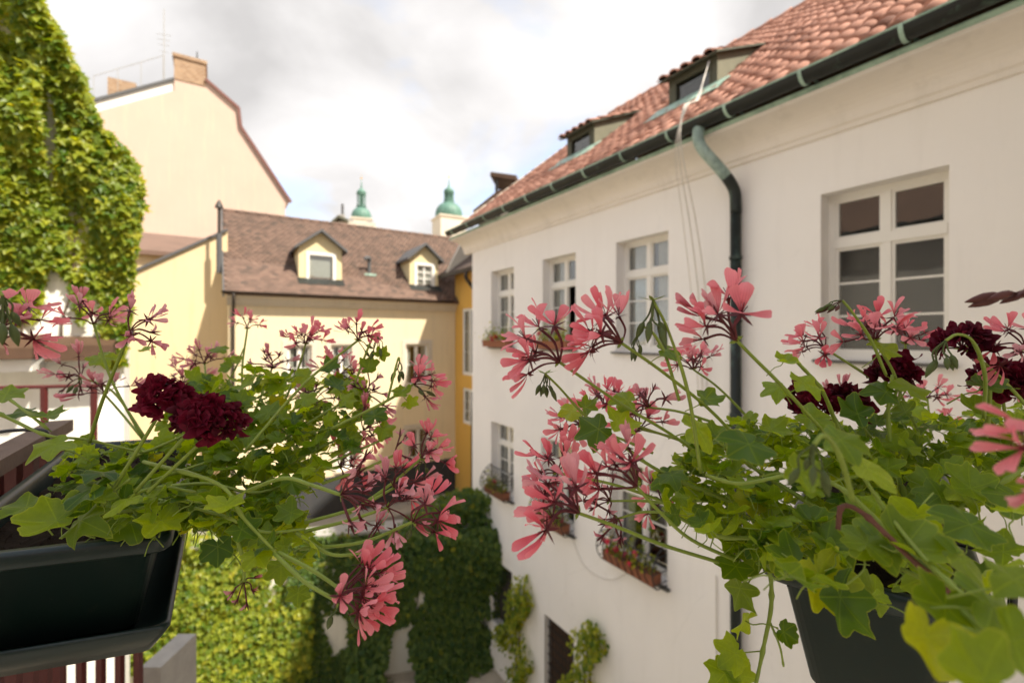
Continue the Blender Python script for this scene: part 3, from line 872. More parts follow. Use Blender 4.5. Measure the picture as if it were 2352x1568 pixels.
for a, b, hw, hp, style in YDORM:
    z0 = zy(0.45) - 0.02; z1 = z0 + hw; xm = (a + b) / 2
    wx0, wx1, wz0, wz1 = a + 0.24 * (b - a), b - 0.22 * (b - a), z0 + 0.02, z0 + (0.86 if style == 1 else 0.82)
    d = holed(MB(), a, b, z0 - 0.1, z1, [(wx0, wx1, wz0, wz1)], 0.08, 0.45)
    d.add([(a, 0.45, z1), (b, 0.45, z1), (xm, 0.45, z1 + hp)], [(0, 1, 2)])
    back = 0.45 + (hw + 0.15) / 0.80
    for x in (a, b):
        d.add([(x, 0.45, z0 - 0.1), (x, back, zy(back) - 0.1), (x, back, z1), (x, 0.45, z1)], [(0, 1, 2, 3)])
    do = d.build('dormer', M_YELLOW2, yh)
    yb = 0.45 + (hw + hp) / 0.80 + 0.1
    rm = MB()
    for s_ in (-1, 1):
        e = (b - a) / 2 + 0.16
        dz = hp / ((b - a) / 2)
        rm.add([(xm, 0.20, z1 + hp + 0.10), (xm + s_ * e, 0.20, z1 + hp + 0.10 - e * dz), (xm + s_ * e, yb, z1 + hp + 0.10 - e * dz), (xm, yb, z1 + hp + 0.10),
                (xm, 0.20, z1 + hp - 0.0), (xm + s_ * e, 0.20, z1 + hp - e * dz), (xm + s_ * e, yb, z1 + hp - e * dz), (xm, yb, z1 + hp)],
               [(0, 1, 2, 3), (7, 6, 5, 4), (0, 4, 5, 1), (1, 5, 6, 2), (2, 6, 7, 3)])
    rm.build('dormer_roof', M_GREY, do)
    # the window of the dormer: trim, frame bars and panes, all sub-parts of the dormer
    t = MB(); e = 0.11
    t.box(wx0 - e, wx0, 0.41, 0.45, wz0 - e, wz1 + e); t.box(wx1, wx1 + e, 0.41, 0.45, wz0 - e, wz1 + e)
    t.box(wx0, wx1, 0.412, 0.45, wz1, wz1 + e); t.box(wx0, wx1, 0.412, 0.45, wz0 - e, wz0)
    if style == 2:
        for x in (wx0 + 0.015, (wx0 + wx1) / 2, wx1 - 0.015):
            t.box(x - 0.03, x + 0.03, 0.47, 0.51, wz0, wz1)
        for f_ in (0.02, 0.34, 0.66, 0.98):
            z = wz0 + (wz1 - wz0) * f_
            t.box(wx0, wx1, 0.475, 0.505, z - 0.02, z + 0.02)
    t.build('window_frame', M_PAINT, do)
    if style == 2:
        nx, nz_ = 2, 3
    else:
        nx, nz_ = 1, 1
    for i in range(nx):
        for j in range(nz_):
            MB().box(wx0 + (wx1 - wx0) * i / nx + 0.004, wx0 + (wx1 - wx0) * (i + 1) / nx - 0.004, 0.487, 0.491, wz0 + (wz1 - wz0) * j / nz_ + 0.004, wz0 + (wz1 - wz0) * (j + 1) / nz_ - 0.004).build('pane', M_GLASS2, do)
    q = []
    for i in range(25):
        q += [(wx0 + (wx1 - wx0) * i / 24, 0.525 + 0.010 * math.sin(i * 2.1), wz0), (wx0 + (wx1 - wx0) * i / 24, 0.525 + 0.010 * math.sin(i * 2.1), wz1)]
    MB().add(q, [(2 * i, 2 * i + 2, 2 * i + 3, 2 * i + 1) for i in range(24)]).build('curtain', M_CURTAIN, do, True)
    MB().box(a + 0.03, b - 0.03, 0.62, 0.64, z0, z1).build('room_interior', M_ROOM, do)
    MB().prism([(0.12, zy(0.12) + 0.025), (0.44, zy(0.44) + 0.03), (0.44, z0 + 0.0), (0.12, zy(0.12) + 0.04)], a - 0.05, b + 0.05, lambda p, q_, t_: (t_, p, q_)).build('flashing', M_COPDARK, do)
vx, vy = YF.x(848, 1.0), 1.0
vp = MB().tube([(vx, vy, zy(vy) - 0.05), (vx, vy, zy(vy) + 0.42)], 0.07, 10).build('roof_vent', M_GREY, yh)
MB().tube(spline([(vx, vy, zy(vy) + 0.42), (vx, vy - 0.04, zy(vy) + 0.52), (vx - 0.12, vy - 0.1, zy(vy) + 0.55), (vx - 0.2, vy - 0.1, zy(vy) + 0.47)], 4), 0.08, 10).build('vent_hood', M_GREY, vp)
MB().box(vx - 0.22, vx + 0.22, vy - 0.20, vy - 0.0, zy(vy) - 0.14, zy(vy) - 0.06).build('vent_flashing', M_COPGREEN, vp)
pt = tag(MB().tube([YF.w(-0.25, 0.9, H + 2.1), YF.w(-0.25, 0.9, H + 3.4)], 0.085, 10).build('flue_pipe', M_GREY), 'grey metal flue pipe at the left end of the yellow house roof', 'pipe')
MB().tube([YF.w(-0.25, 0.9, H + 3.4), YF.w(-0.25, 0.9, H + 4.25)], 0.05, 8).build('upper_pipe', M_DARKPIPE, pt)
MB().lathe([(0.02, 0), (0.13, 0.05), (0.10, 0.14), (0.03, 0.3)], 10, YF.w(-0.25, 0.9, H + 4.2)).build('cap', M_DARKPIPE, pt)

# ------------------------------------------------------------------ annex, cream gable house, orange house
ax = thing('yellow_annex', 'yellow plastered side building with sloping dark coping left of the yellow house', 'house', YF.w(0, 1.5, 0), YF.a)
AZ = lambda x: H + 3.62 + x * 0.64
xa = -4.2
m = MB().prism([(xa, 0.0), (0.0, 0.0), (0.0, AZ(0)), (xa, AZ(xa))], 0.0, 1.0, lambda p, q, t: (p, t, q)).build('wall', M_ANNEX, ax)
MB().prism([(xa, AZ(xa)), (0.0, AZ(0)), (0.0, AZ(0) + 0.09), (xa, AZ(xa) + 0.09)], -0.10, 1.05, lambda p, q, t: (p, t, q)).build('coping', M_GREY, ax)
xb0, xb1 = -5.2, -1.1
r0 = MB().prism([(2.0, H + 3.05), (4.5, H + 4.1), (4.5, H + 3.95), (2.0, H + 2.9)], xb0, xb1 + 1.5, lambda p, q, t: (t, p, q)).build('rear_roof', M_TILE2, ax)
MB().box(xb0, xb1 + 1.4, 2.25, 4.5, 0, H + 3.0).build('rear_wall', M_ANNEX, ax)

CF = Fr(*P(440, 0, 27)[:2], 32.54)
ch = thing('cream_gable_house', 'tall cream house with blank gable wall and brick chimney behind the ivy', 'house', (CF.ox, CF.oy, 0), CF.a)
out = [(120, 1000), (655, 1000), (655, 470), (666, 462), (553, 292), (548, 250), (474, 186), (400, 178), (400, 208), (120, 285)]
poly = [(CF.x(u), CF.z(u, v)) for u, v in out]
poly[0] = (poly[0][0], 0.0); poly[1] = (poly[1][0], 0.0)
MB().prism(poly, 0, 9, lambda p, q, t: (p, t, q)).build('wall', M_CREAM, ch)
for (u0, v0), (u1, v1) in (((668, 466), (553, 292)), ((553, 292), (548, 250)), ((548, 250), (472, 184))):
    a, b = (CF.x(u0), CF.z(u0, v0)), (CF.x(u1), CF.z(u1, v1))
    MB().bar((a[0], -0.12, a[1]), (b[0], -0.12, b[1]), 0.16, 0.10, up=(0, 1, 0)).build('verge_trim', M_VERGE, ch)
a, b = (CF.x(120), CF.z(120, 283)), (CF.x(399), CF.z(399, 206))
MB().prism([(a[0], a[1]), (b[0], b[1]), (b[0], b[1] + 0.55), (a[0], a[1] + 0.55)], 0.15, 0.5, lambda p, q, t: (p, t, q)).build('parapet', M_PAINT, ch)
MB().prism([(a[0], a[1] + 0.55), (b[0], b[1] + 0.55), (b[0], b[1] + 0.72), (a[0], a[1] + 0.72)], 0.02, 3.0, lambda p, q, t: (p, t, q)).build('roof_edge', M_GREY, ch)
x0, x1, z0, z1 = CF.x(400), CF.x(472), CF.z(436, 190), CF.z(436, 134)
k = MB().box(x0, x1, -0.05, 1.6, z0, z1).build('chimney', M_BRICK, ch)
MB().box(x0 - 0.08, x1 + 0.08, -0.13, 1.68, z1 - 0.16, z1 + 0.04).build('chimney_cap', M_BRICK, k)
xc = CF.x(452)
MB().lathe([(0.14, 0), (0.12, 0.35), (0.05, 0.4), (0.03, 0.8)], 10, (xc, 0.6, z1)).build('chimney_pot', M_GREY, k)
MB().box(CF.x(247, 2.0), CF.x(312, 2.0), 2.0, 3.2, CF.z(280, 236, 2.0), CF.z(280, 184, 2.0)).build('chimney', M_BRICK, ch)
an = thing('roof_antenna', 'thin roof antenna mast with aerial above the cream gable house', 'antenna', CF.w(CF.x(373), 1.0, 0))
b0 = CF.w(CF.x(373), 1.0, 0)
zb, zt_ = CF.z(373, 200, 1.0), CF.z(373, 20, 1.0)
MB().tube([(0, 0, zb), (0, 0, zt_)], 0.018, 8).build('mast', M_STONE, an)
for i, z in enumerate((zt_ - 1.5, zt_ - 1.8, zt_ - 2.1, zt_ - 2.5)):
    MB().tube([(-0.35 + 0.05 * i, -0.1, z), (0.35 - 0.05 * i, 0.1, z)], 0.012, 6).build('aerial_rod', M_STONE, an)
rl = thing('roof_railing', 'thin metal roof railing left of the antenna on the cream house', 'railing', CF.w(CF.x(215, 1.0), 1.0, 0), CF.a)
xr0, xr1 = 0.0, CF.x(375, 1.0) - CF.x(215, 1.0)
za_, zb_ = CF.z(215, 175, 1.0), CF.z(375, 128, 1.0)
MB().tube([(xr0, 0, za_), (xr1, 0, zb_)], 0.016, 6).build('top_rail', M_STONE, rl)
for i in range(4):
    f_ = i / 3
    MB().tube([(xr1 * f_, 0, za_ + (zb_ - za_) * f_), (xr1 * f_, 0, za_ + (zb_ - za_) * f_ - 2.0)], 0.014, 6).build('post', M_STONE, rl)

oh = thing('orange_house', 'narrow orange plastered house with dark downpipe between yellow and white houses', 'house', (WF.ox, WF.oy, 0), WF.a)
oy, oe = 2.57, H + 2.52
ow = [(-5.75, -4.55, H - 1.5, H + 1.1), (-5.7, -4.6, H - 3.4, H - 2.0)]
w0 = holed(MB(), -6.40, -0.02, ZS - 0.1, oe, ow, 0.15, oy)
w0.build('wall', M_ORANGE, oh)
for a, b, c, d in ow:
    window(oh, a, b, c, d, oy + 0.03, rows=3, transom=None, glass=M_GLASS2, curtain=0.5, fr=0.08, mid=0.12, sill=False)
zo = lambda y: oe + (y - oy + 0.45) * 0.75
MB().prism([(oy - 0.45, zo(oy - 0.45)), (oy + 3.2, zo(oy + 3.2)), (oy + 3.2, zo(oy + 3.2) - 0.14), (oy - 0.45, zo(oy - 0.45) - 0.14)], -7.2, -0.05, lambda p, q, t: (t, p, q)).build('roof', M_TILE2, oh)
MB().prism([(oy - 0.55, zo(oy - 0.5) - 0.12), (oy - 0.45, zo(oy - 0.5) - 0.12), (oy - 0.45, zo(oy - 0.5) + 0.03), (oy - 0.55, zo(oy - 0.5) + 0.03)], -7.2, -0.02, lambda p, q, t: (t, p, q)).build('gutter', M_DARKPIPE, oh)
fw = MB().prism([(oy - 0.35, zo(oy - 0.35)), (oy + 3.2, zo(oy + 3.2)), (oy + 3.2, zo(oy + 3.2) + 0.9), (oy + 0.4, zo(oy + 0.4) + 0.9), (oy - 0.2, zo(oy - 0.2) + 0.25)], -6.55, -6.35, lambda p, q, t: (t, p, q)).build('firewall', M_TRIM, oh)
MB().tube(spline([(-4.4, oy - 0.5, oe - 0.15), (-4.4, oy - 0.5, oe - 0.4), (-4.35, oy - 0.12, oe - 0.9), (-4.35, oy - 0.08, oe - 1.3)], 5) + [(-4.35, oy - 0.08, H - 2.4), (-4.7, oy - 0.08, H - 2.8), (-4.72, oy - 0.08, ZS)], 0.07, 10).build('downpipe', M_DARKPIPE, oh, True)
# chimney with cover and lean-to roof seen above the far end of the white house
KF = Fr(*P(1140, 0, 17.5)[:2], -8)
kh = thing('covered_chimney', 'small chimney with flat cover above a dark lean-to roof beyond the white house', 'chimney', (KF.ox, KF.oy, 0), KF.a)
def kz(u, v): return (KF.x(u), KF.z(u, v))
MB().prism([kz(1150, 700), kz(1215, 700), kz(1215, 436), kz(1150, 436)], 0.0, 1.2, lambda p, q, t: (p, t, q)).build('shaft', M_TRIM, kh)
MB().prism([kz(1091, 489), kz(1147, 444), kz(1200, 436), kz(1200, 452), kz(1152, 458), kz(1093, 500)], -0.35, 1.4, lambda p, q, t: (p, t, q)).build('lean_to_roof', M_DARKWOOD, kh)
MB().prism([kz(1100, 700), kz(1150, 700), kz(1150, 462), kz(1100, 502)], 0.05, 1.1, lambda p, q, t: (p, t, q)).build('lean_to_wall', M_OLIVE2, kh)
MB().prism([kz(1130, 401), kz(1189, 409), kz(1186, 419), kz(1129, 410)], -0.3, 1.3, lambda p, q, t: (p, t, q)).build('cover_plate', M_DARKWOOD, kh)
for u in (1140, 1180):
    for t in (0.0, 1.0):
        x, z = kz(u, 440)
        MB().box(x - 0.05, x + 0.05, t, t + 0.1, z, kz(u, 412)[1]).build('cover_post', M_GREY, kh)

# ------------------------------------------------------------------ church towers and far roofs
def tower(u, Y, body, dome, lant, label, deg):
    c = P(u, HY, Y)
    t = thing('church_tower', label, 'tower', (c.x, c.y, 0), R(deg), 'green domed church towers')
    zf = lambda v: H + (HY - v) / FPX * Y
    px_ = Y / FPX
    hw, v0, v1 = body
    MB().box(-hw * px_, hw * px_, -hw * px_, hw * px_, 0, zf(v0)).build('shaft', M_TRIM, t)
    MB().box(-hw * px_ * 1.10, hw * px_ * 1.10, -hw * px_ * 1.10, hw * px_ * 1.10, zf(v0), zf(v0) + 3.2 * px_).build('cornice', M_TRIM, t)
    r_, vt = dome
    z0 = zf(v0) + 3.2 * px_; hh = zf(vt) - z0
    MB().lathe([(r_ * px_ * a, z0 + hh * b) for a, b in ((0.95, 0), (1.0, 0.12), (1.0, 0.35), (0.9, 0.6), (0.68, 0.82), (0.40, 0.95), (0.33, 1.02))], 20).build('dome', M_DOME, t, True)
    rl_, vl = lant
    zl0, zl1 = zf(vt), zf(vl)
    ln = MB().lathe([(rl_ * px_ * 1.25, zl0), (rl_ * px_ * 1.25, zl0 + 2.5 * px_), (rl_ * px_ * 0.5, zl0 + 2.6 * px_), (rl_ * px_ * 0.5, zl1 - 8 * px_), (rl_ * px_ * 1.2, zl1 - 7.6 * px_), (rl_ * px_ * 1.2, zl1 - 5 * px_)], 12).build('lantern', M_DOME, t)
    for k in range(8):
        a = 2 * math.pi * (k + 0.5) / 8
        MB().tube([(rl_ * px_ * 0.95 * math.cos(a), rl_ * px_ * 0.95 * math.sin(a), zl0 + 2.5 * px_), (rl_ * px_ * 0.95 * math.cos(a), rl_ * px_ * 0.95 * math.sin(a), zl1 - 7.6 * px_)], 1.6 * px_, 6).build('column', M_DOME, ln)
    MB().lathe([(rl_ * px_ * a, zl1 - 5 * px_ + b * px_) for a, b in ((1.15, 0), (1.2, 3), (0.8, 8), (0.35, 11), (0.22, 16), (0.1, 26), (0.06, 34))], 14).build('spire', M_DOME, t, True)
    MB().lathe([(0.02 * px_, 0), (1.8 * px_, 1.2 * px_), (2.2 * px_, 2.6 * px_), (1.6 * px_, 4 * px_), (0.3 * px_, 5 * px_), (0.3 * px_, 12 * px_)], 10, (0, 0, zl1 + 28 * px_)).build('finial', M_GOLD, t)
tower(830, 72, (22, 508, 0), (22, 476), (9, 440), 'slender church tower with green copper cupola above the yellow roof ridge', 20)
tower(1031, 66, (30, 505, 0), (31, 465), (10, 437), 'stout church tower with wide green copper dome beside the white house gable', 28)
FF = Fr(*P(790, 0, 34)[:2], 12)
fh = thing('distant_house', 'distant pale house with grey roof and chimneys just over the yellow roof', 'house', (FF.ox, FF.oy, 0), FF.a)
def fz(u, v): return (FF.x(u), FF.z(u, v))
MB().prism([(fz(742, 0)[0], 0), (fz(862, 0)[0], 0), fz(862, 512), fz(775, 508), fz(742, 540)], 0, 5, lambda p, q, t: (p, t, q)).build('wall', M_TRIM, fh)
MB().prism([fz(738, 534), fz(778, 497), fz(800, 506), fz(800, 512), fz(778, 503), fz(740, 540)], -0.4, 5, lambda p, q, t: (p, t, q)).build('roof', M_OLIVE, fh)
for u, v0, v1 in ((782, 512, 488), (803, 515, 498), (846, 514, 503)):
    MB().prism([fz(u - 6, v0), fz(u + 6, v0), fz(u + 6, v1), fz(u - 6, v1)], 0.5, 1.2, lambda p, q, t: (p, t, q)).build('chimney', M_STONE, fh)
MB().tube([(fz(783, 0)[0], 0.8, fz(783, 490)[1]), (fz(783, 0)[0], 0.8, fz(783, 462)[1])], 0.10, 6).build('mast', M_GREY, fh)
rh = thing('distant_orange_roof', 'distant orange roof slope between the dome tower and the white gutter', 'house', P(1075, HY, 30))
MB().add([(-0.9, 0, -2.0), (2.6, 0, -2.0), (2.4, 3.0, 8.2), (-0.3, 3.0, 7.35), (-0.9, 6, -2), (2.6, 6, -2)], [(0, 1, 2, 3), (3, 2, 5, 4), (0, 3, 4), (1, 5, 2)]).build('roof', M_TILE2, rh)

# ------------------------------------------------------------------ house under the creeper on the left
IF = Fr(-5.0, 6.0, 32.54)
ih = thing('creeper_house', 'white walled house almost hidden under hanging green creeper on the left', 'house', (IF.ox, IF.oy, 0), IF.a)
gl = lambda u, v: (IF.x(u), IF.z(u, v))
pl = [(0.0, 0.0), (0.0, IF.z(285, 440)), gl(235, 330), gl(150, 150), gl(60, -60), (-6.0, H + 6.0), (-6.0, 0.0)]
MB().prism(pl, 0.0, 0.5, lambda p, q, t: (p, t, q)).build('wall', M_WHITE2, ih)
# timber pent roof low on its wall
x0, x1 = IF.x(-150, -0.5), IF.x(82, -0.5)
zt_ = IF.z(40, 778, -0.5)
pr = MB().prism([(-0.62, zt_ - 0.10), (0.0, zt_ + 0.05), (0.0, zt_ - 0.12), (-0.62, zt_ - 0.22)], x0, x1, lambda p, q, t: (t, p, q)).build('pent_roof', M_DARKWOOD, ih)
MB().box(x0, x1 - 0.03, -0.5, 0.0, zt_ - 0.36, zt_ - 0.23).build('pent_cornice', M_PAINT, pr)
x0, x1 = IF.x(108, -0.3), IF.x(262, -0.3)
pr = MB().prism([(-0.40, zt_ - 0.08), (0.0, zt_ + 0.03), (0.0, zt_ - 0.2), (-0.40, zt_ - 0.26)], x0, x1, lambda p, q, t: (t, p, q)).build('pent_roof', M_DARKWOOD, ih)

# ------------------------------------------------------------------ garden wall with creeper below
G0, G1 = Vector((-0.75, 11.55)), Vector((-10.5, 9.3))
gd = (G1 - G0).normalized(); gn = Vector((-gd.y, gd.x))
if gn.y > 0: gn = -gn
GL = (G1 - G0).length
gw = thing('garden_wall', 'whitewashed garden wall overgrown with creeper between courtyard and street', 'wall', (G0.x, G0.y, 0), math.atan2(gd.y, gd.x))
MB().box(0, GL, -0.4, 0.0, 0, H - 4.62).build('masonry', M_WHITE2, gw)
MB().box(-0.05, GL, -0.48, 0.07, H - 4.62, H - 4.54).build('coping', M_STONE, gw)
# ------------------------------------------------------------------ creepers
LEAF5 = np.array([(0, 0, 0), (0.34, 0.06, 0.03), (0.20, 0.30, 0.05), (0.52, 0.50, -0.02), (0.22, 0.62, 0.05), (0, 1.0, -0.10),
                  (-0.22, 0.62, 0.05), (-0.52, 0.50, -0.02), (-0.20, 0.30, 0.05), (-0.34, 0.06, 0.03), (0, 0.42, 0.0)])
LEAF5F = [(10, i, i + 1) for i in range(0, 9)] + [(10, 9, 0)]
def basis(n, t):
    n = n / np.linalg.norm(n, axis=1, keepdims=True)
    t = t - n * np.sum(t * n, axis=1, keepdims=True)
    t /= np.linalg.norm(t, axis=1, keepdims=True) + 1e-9
    return np.stack([np.cross(t, n), t, n], axis=2)
def foliage(name, m, pos, nrm, tip, size, parent, nparts=0):
    B = basis(nrm, tip)
    order = np.argsort(np.linalg.norm(pos - np.array([0, 0, H]), axis=1))
    if nparts:
        mb = MB().add([tuple(v) for v in LEAF5], LEAF5F); lm = mb.mesh('leaf', m, False)
        inv = parent.matrix_basis.inverted() if parent else Matrix()
        for k in order[:nparts]:
            mt = Matrix([[B[k, r, c] * size[k] for c in range(3)] + [pos[k, r]] for r in range(3)] + [[0, 0, 0, 1]])
            obj('leaf', lm, parent, mat=Matrix.Translation(-parent.location) @ mt)
        order = order[nparts:]
    k = order
    V = pos[k][:, None, :] + size[k][:, None, None] * np.einsum('nij,vj->nvi', B[k], LEAF5)
    if parent is not None:
        V = V - np.array(parent.location)[None, None, :]
    F = np.array(LEAF5F)[None] + (np.arange(len(k)) * len(LEAF5))[:, None, None]
    me = bpy.data.meshes.new(name)
    me.from_pydata(V.reshape(-1, 3).tolist(), [], F.reshape(-1, 3).tolist())
    me.materials.append(m); me.update()
    return kind(obj(name, me, parent), 'stuff')
def inpoly(px_, py_, poly):
    r = np.zeros(len(px_), bool); n = len(poly)
    for i in range(n):
        x0, y0 = poly[i]; x1, y1 = poly[(i + 1) % n]
        c = ((y0 > py_) != (y1 > py_)) & (px_ < (x1 - x0) * (py_ - y0) / (y1 - y0 + 1e-12) + x0)
        r ^= c
    return r
def vnoise(p, f, seed=0):
    """cheap smooth noise from sines"""
    r_ = np.random.default_rng(seed)
    out = np.zeros(len(p))
    for i in range(6):
        d = r_.normal(size=p.shape[1]); d /= np.linalg.norm(d)
        out += np.sin(p @ d * f * (0.7 + 0.35 * i) + r_.uniform(0, 6.28)) / (1 + 0.25 * i)
    return out / 2.6
# the tall hanging creeper: outline given on the wall of the left house, hanging strands in front of it
iv = thing('hanging_creeper', 'dense hanging green creeper covering the tall wall at the left edge', 'creeper', IF.w(-0.8, -0.2, H - 0.5))
out = [(-160, -260), (70, -60), (118, 40), (165, 130), (205, 210), (240, 300), (300, 350), (335, 440), (322, 520), (302, 640), (292, 740), (276, 835), (248, 830), (240, 700), (222, 655),
       (200, 650), (188, 760), (160, 750), (150, 640), (118, 600), (100, 600), (88, 700), (70, 740), (40, 730), (20, 640), (-160, 700)]
oxz = [(IF.x(u), IF.z(u, v)) for u, v in out]
xs = [p[0] for p in oxz]; zs = [p[1] for p in oxz]
n = 46000
qx = rng.uniform(min(xs), max(xs), n); qz = rng.uniform(min(zs), max(zs), n)
ok = inpoly(qx, qz, oxz)
qx, qz = qx[ok], qz[ok]
clump = vnoise(np.stack([qx * 2.6, qz * 0.75], 1), 3.0, 3)
strand = vnoise(np.stack([qx * 4.0, qz * 0.35], 1), 3.0, 9)
lowf = np.clip((H + 1.3 - qz) / 1.4, 0, 1)
keep = (rng.uniform(size=len(qx)) < np.clip(0.60 + 0.75 * clump, 0.06, 1.0)) & ((strand > -0.80 + 0.95 * lowf) | (qx > IF.x(236)))
qx, qz, clump = qx[keep], qz[keep], clump[keep]
dep = 0.08 + 0.55 * np.clip(0.55 + 0.6 * clump, 0, 1.2) * rng.uniform(0.35, 1.0, len(qx))
dep *= np.clip((qz - (H + 0.3)) / 1.8, 0.22, 1)
wld = np.stack([IF.ox + IF.ex[0] * qx - IF.ey[0] * dep, IF.oy + IF.ex[1] * qx - IF.ey[1] * dep, qz], 1)
nn = np.array([-IF.ey[0], -IF.ey[1], 0.45]) + rng.normal(0, 0.42, (len(qx), 3))
tt = np.array([0.10, -0.15, -1.0]) + rng.normal(0, 0.30, (len(qx), 3))
foliage('foliage', M_IVYL, wld, nn, tt, rng.uniform(0.085, 0.165, len(qx)), iv, 300)
for k in range(4):
    u = (60, 170, 255, 275)[k]; x = IF.x(u); z1 = H + random.uniform(0.2, 2.2)
    pts = [IF.w(x + random.uniform(-0.1, 0.1), -0.05, z) - iv.location for z in (H - 0.2, H + 0.2, H + 0.6, z1 + 0.4)]
    MB().tube(spline(pts, 4), 0.012, 5).build('vine_stem', M_BARK, iv)
# dark gap-filling mass deep behind the leaves is the wall itself; a darker ivy column at its right foot
# creeper on the garden wall: sunny part and shaded part are one plant each
def wallgrow(name, label, s0, s1, n, m, size, topf, thick, seed, gap, zlo=H - 8.0, hf=1.7):
    o = thing(name, label, 'creeper', (G0.x + gd.x * (s0 + s1) / 2, G0.y + gd.y * (s0 + s1) / 2, 0))
    s = rng.uniform(s0, s1, n); z = rng.uniform(zlo, H - 3.6, n)
    tp = topf(s)
    ok = z < tp
    s, z, tp = s[ok], z[ok], tp[ok]
    nz = vnoise(np.stack([s, z], 1), 2.2, seed)
    holes = vnoise(np.stack([s * 1.2, z * 0.7], 1), hf, seed + 5)
    keep = (rng.uniform(size=len(s)) < np.clip(0.75 + 0.4 * nz, 0.25, 1)) & (holes > gap(s, z))
    s, z, nz, tp = s[keep], z[keep], nz[keep], tp[keep]
    over = z > H - 4.55
    dep = thick * np.clip(0.55 + 0.55 * nz, 0.1, 1.2) * rng.uniform(0.2, 1, len(s))
    dep = np.where(over, rng.uniform(-0.5, 0.25, len(s)), dep)
    pos = np.stack([G0.x + gd.x * s + gn.x * dep, G0.y + gd.y * s + gn.y * dep, z], 1)
    nn = np.array([gn.x, gn.y, 0.55]) + rng.normal(0, 0.40, (len(s), 3))
    tt = np.array([0.0, -0.2, -1.0]) + rng.normal(0, 0.45, (len(s), 3))
    foliage('foliage', m, pos, nn, tt, rng.uniform(*size, len(s)), o)
    for k in range(2):
        q = random.uniform(s0, s1)
        pts = [Vector((G0.x + gd.x * (q + e) + gn.x * 0.04, G0.y + gd.y * (q + e) + gn.y * 0.04, zz_)) - o.location for e, zz_ in ((0, 0.05), (0.2, 1.2), (0.1, 2.2), (0.4, 3.2))]
        MB().tube(spline(pts, 4), 0.012, 5).build('vine_stem', M_BARK, o)
    return o
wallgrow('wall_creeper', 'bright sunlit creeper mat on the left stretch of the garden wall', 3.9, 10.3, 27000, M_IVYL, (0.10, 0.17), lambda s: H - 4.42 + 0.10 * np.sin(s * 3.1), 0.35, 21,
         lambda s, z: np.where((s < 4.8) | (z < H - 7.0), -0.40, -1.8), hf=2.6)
wallgrow('wall_ivy', 'dark shaded ivy bulging over the garden wall next to the white house', -0.5, 3.1, 26000, M_IVYSHADE, (0.085, 0.15), lambda s: H - 4.10 + 0.30 * np.cos(s * 1.6 - 0.4) - 0.28 * np.maximum(s - 1.6, 0), 0.75, 33,
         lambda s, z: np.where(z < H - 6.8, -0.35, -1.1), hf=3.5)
wallgrow('trailing_creeper', 'thin straggling creeper strands over the bare white patch of the garden wall', 2.4, 4.4, 12000, M_IVYSHADE, (0.08, 0.13), lambda s: H - 4.5 + 0 * s, 0.25, 47,
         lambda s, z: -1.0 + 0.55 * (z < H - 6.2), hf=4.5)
# vines climbing the white house wall on both sides of the door
def wallvine(label, x0, x1, ztop, n, seed):
    o = thing('climbing_vine', label, 'vine', WF.w((x0 + x1) / 2, -0.1, 0), 0, 'vines beside the grilled door')
    x = rng.uniform(x0 - 0.3, x1 + 0.3, n); z = rng.uniform(0, ztop, n)
    mid = (x0 + x1) / 2 + 0.18 * np.sin(z * 2.1 + seed); hw = (x1 - x0) / 2 * (0.35 + 0.65 * np.clip((ztop - z) / 1.6, 0, 1)) * (0.8 + 0.35 * np.sin(z * 5 + seed))
    ok = np.abs(x - mid) < hw
    x, z = x[ok], z[ok]
    nz = vnoise(np.stack([x, z], 1), 5, seed)
    k_ = rng.uniform(size=len(x)) < np.clip(0.55 + 0.6 * nz, 0.05, 1)
    x, z = x[k_], z[k_]
    dep = rng.uniform(0.03, 0.32, len(x))
    pos = np.array([list(WF.w(a, -d, c)) for a, d, c in zip(x, dep, z)])
    nn = np.array([-WF.ey[0], -WF.ey[1], 0.5]) + rng.normal(0, 0.5, (len(x), 3))
    tt = np.array([0, -0.1, -1.0]) + rng.normal(0, 0.5, (len(x), 3))
    foliage('foliage', M_IVYL, pos, nn, tt, rng.uniform(0.06, 0.11, len(x)), o)
    for e in (-0.08, 0.06):
        pts = [WF.w((x0 + x1) / 2 + e + 0.12 * math.sin(z * 2.1 + seed), -0.06, z) - o.location for z in (0, ztop * 0.3, ztop * 0.6, ztop * 0.9)]
        MB().tube(spline(pts, 5), 0.018, 5).build('vine_stem', M_BARK, o)
wallvine('leafy vine climbing the white wall between dark ivy and grilled door', WF.x(1168), WF.x(1236), WF.z(1190, 1300), 6500, 2)
wallvine('leafy vine climbing the white wall right of the grilled door', WF.x(1318), WF.x(1420), WF.z(1345, 1400), 5200, 7)

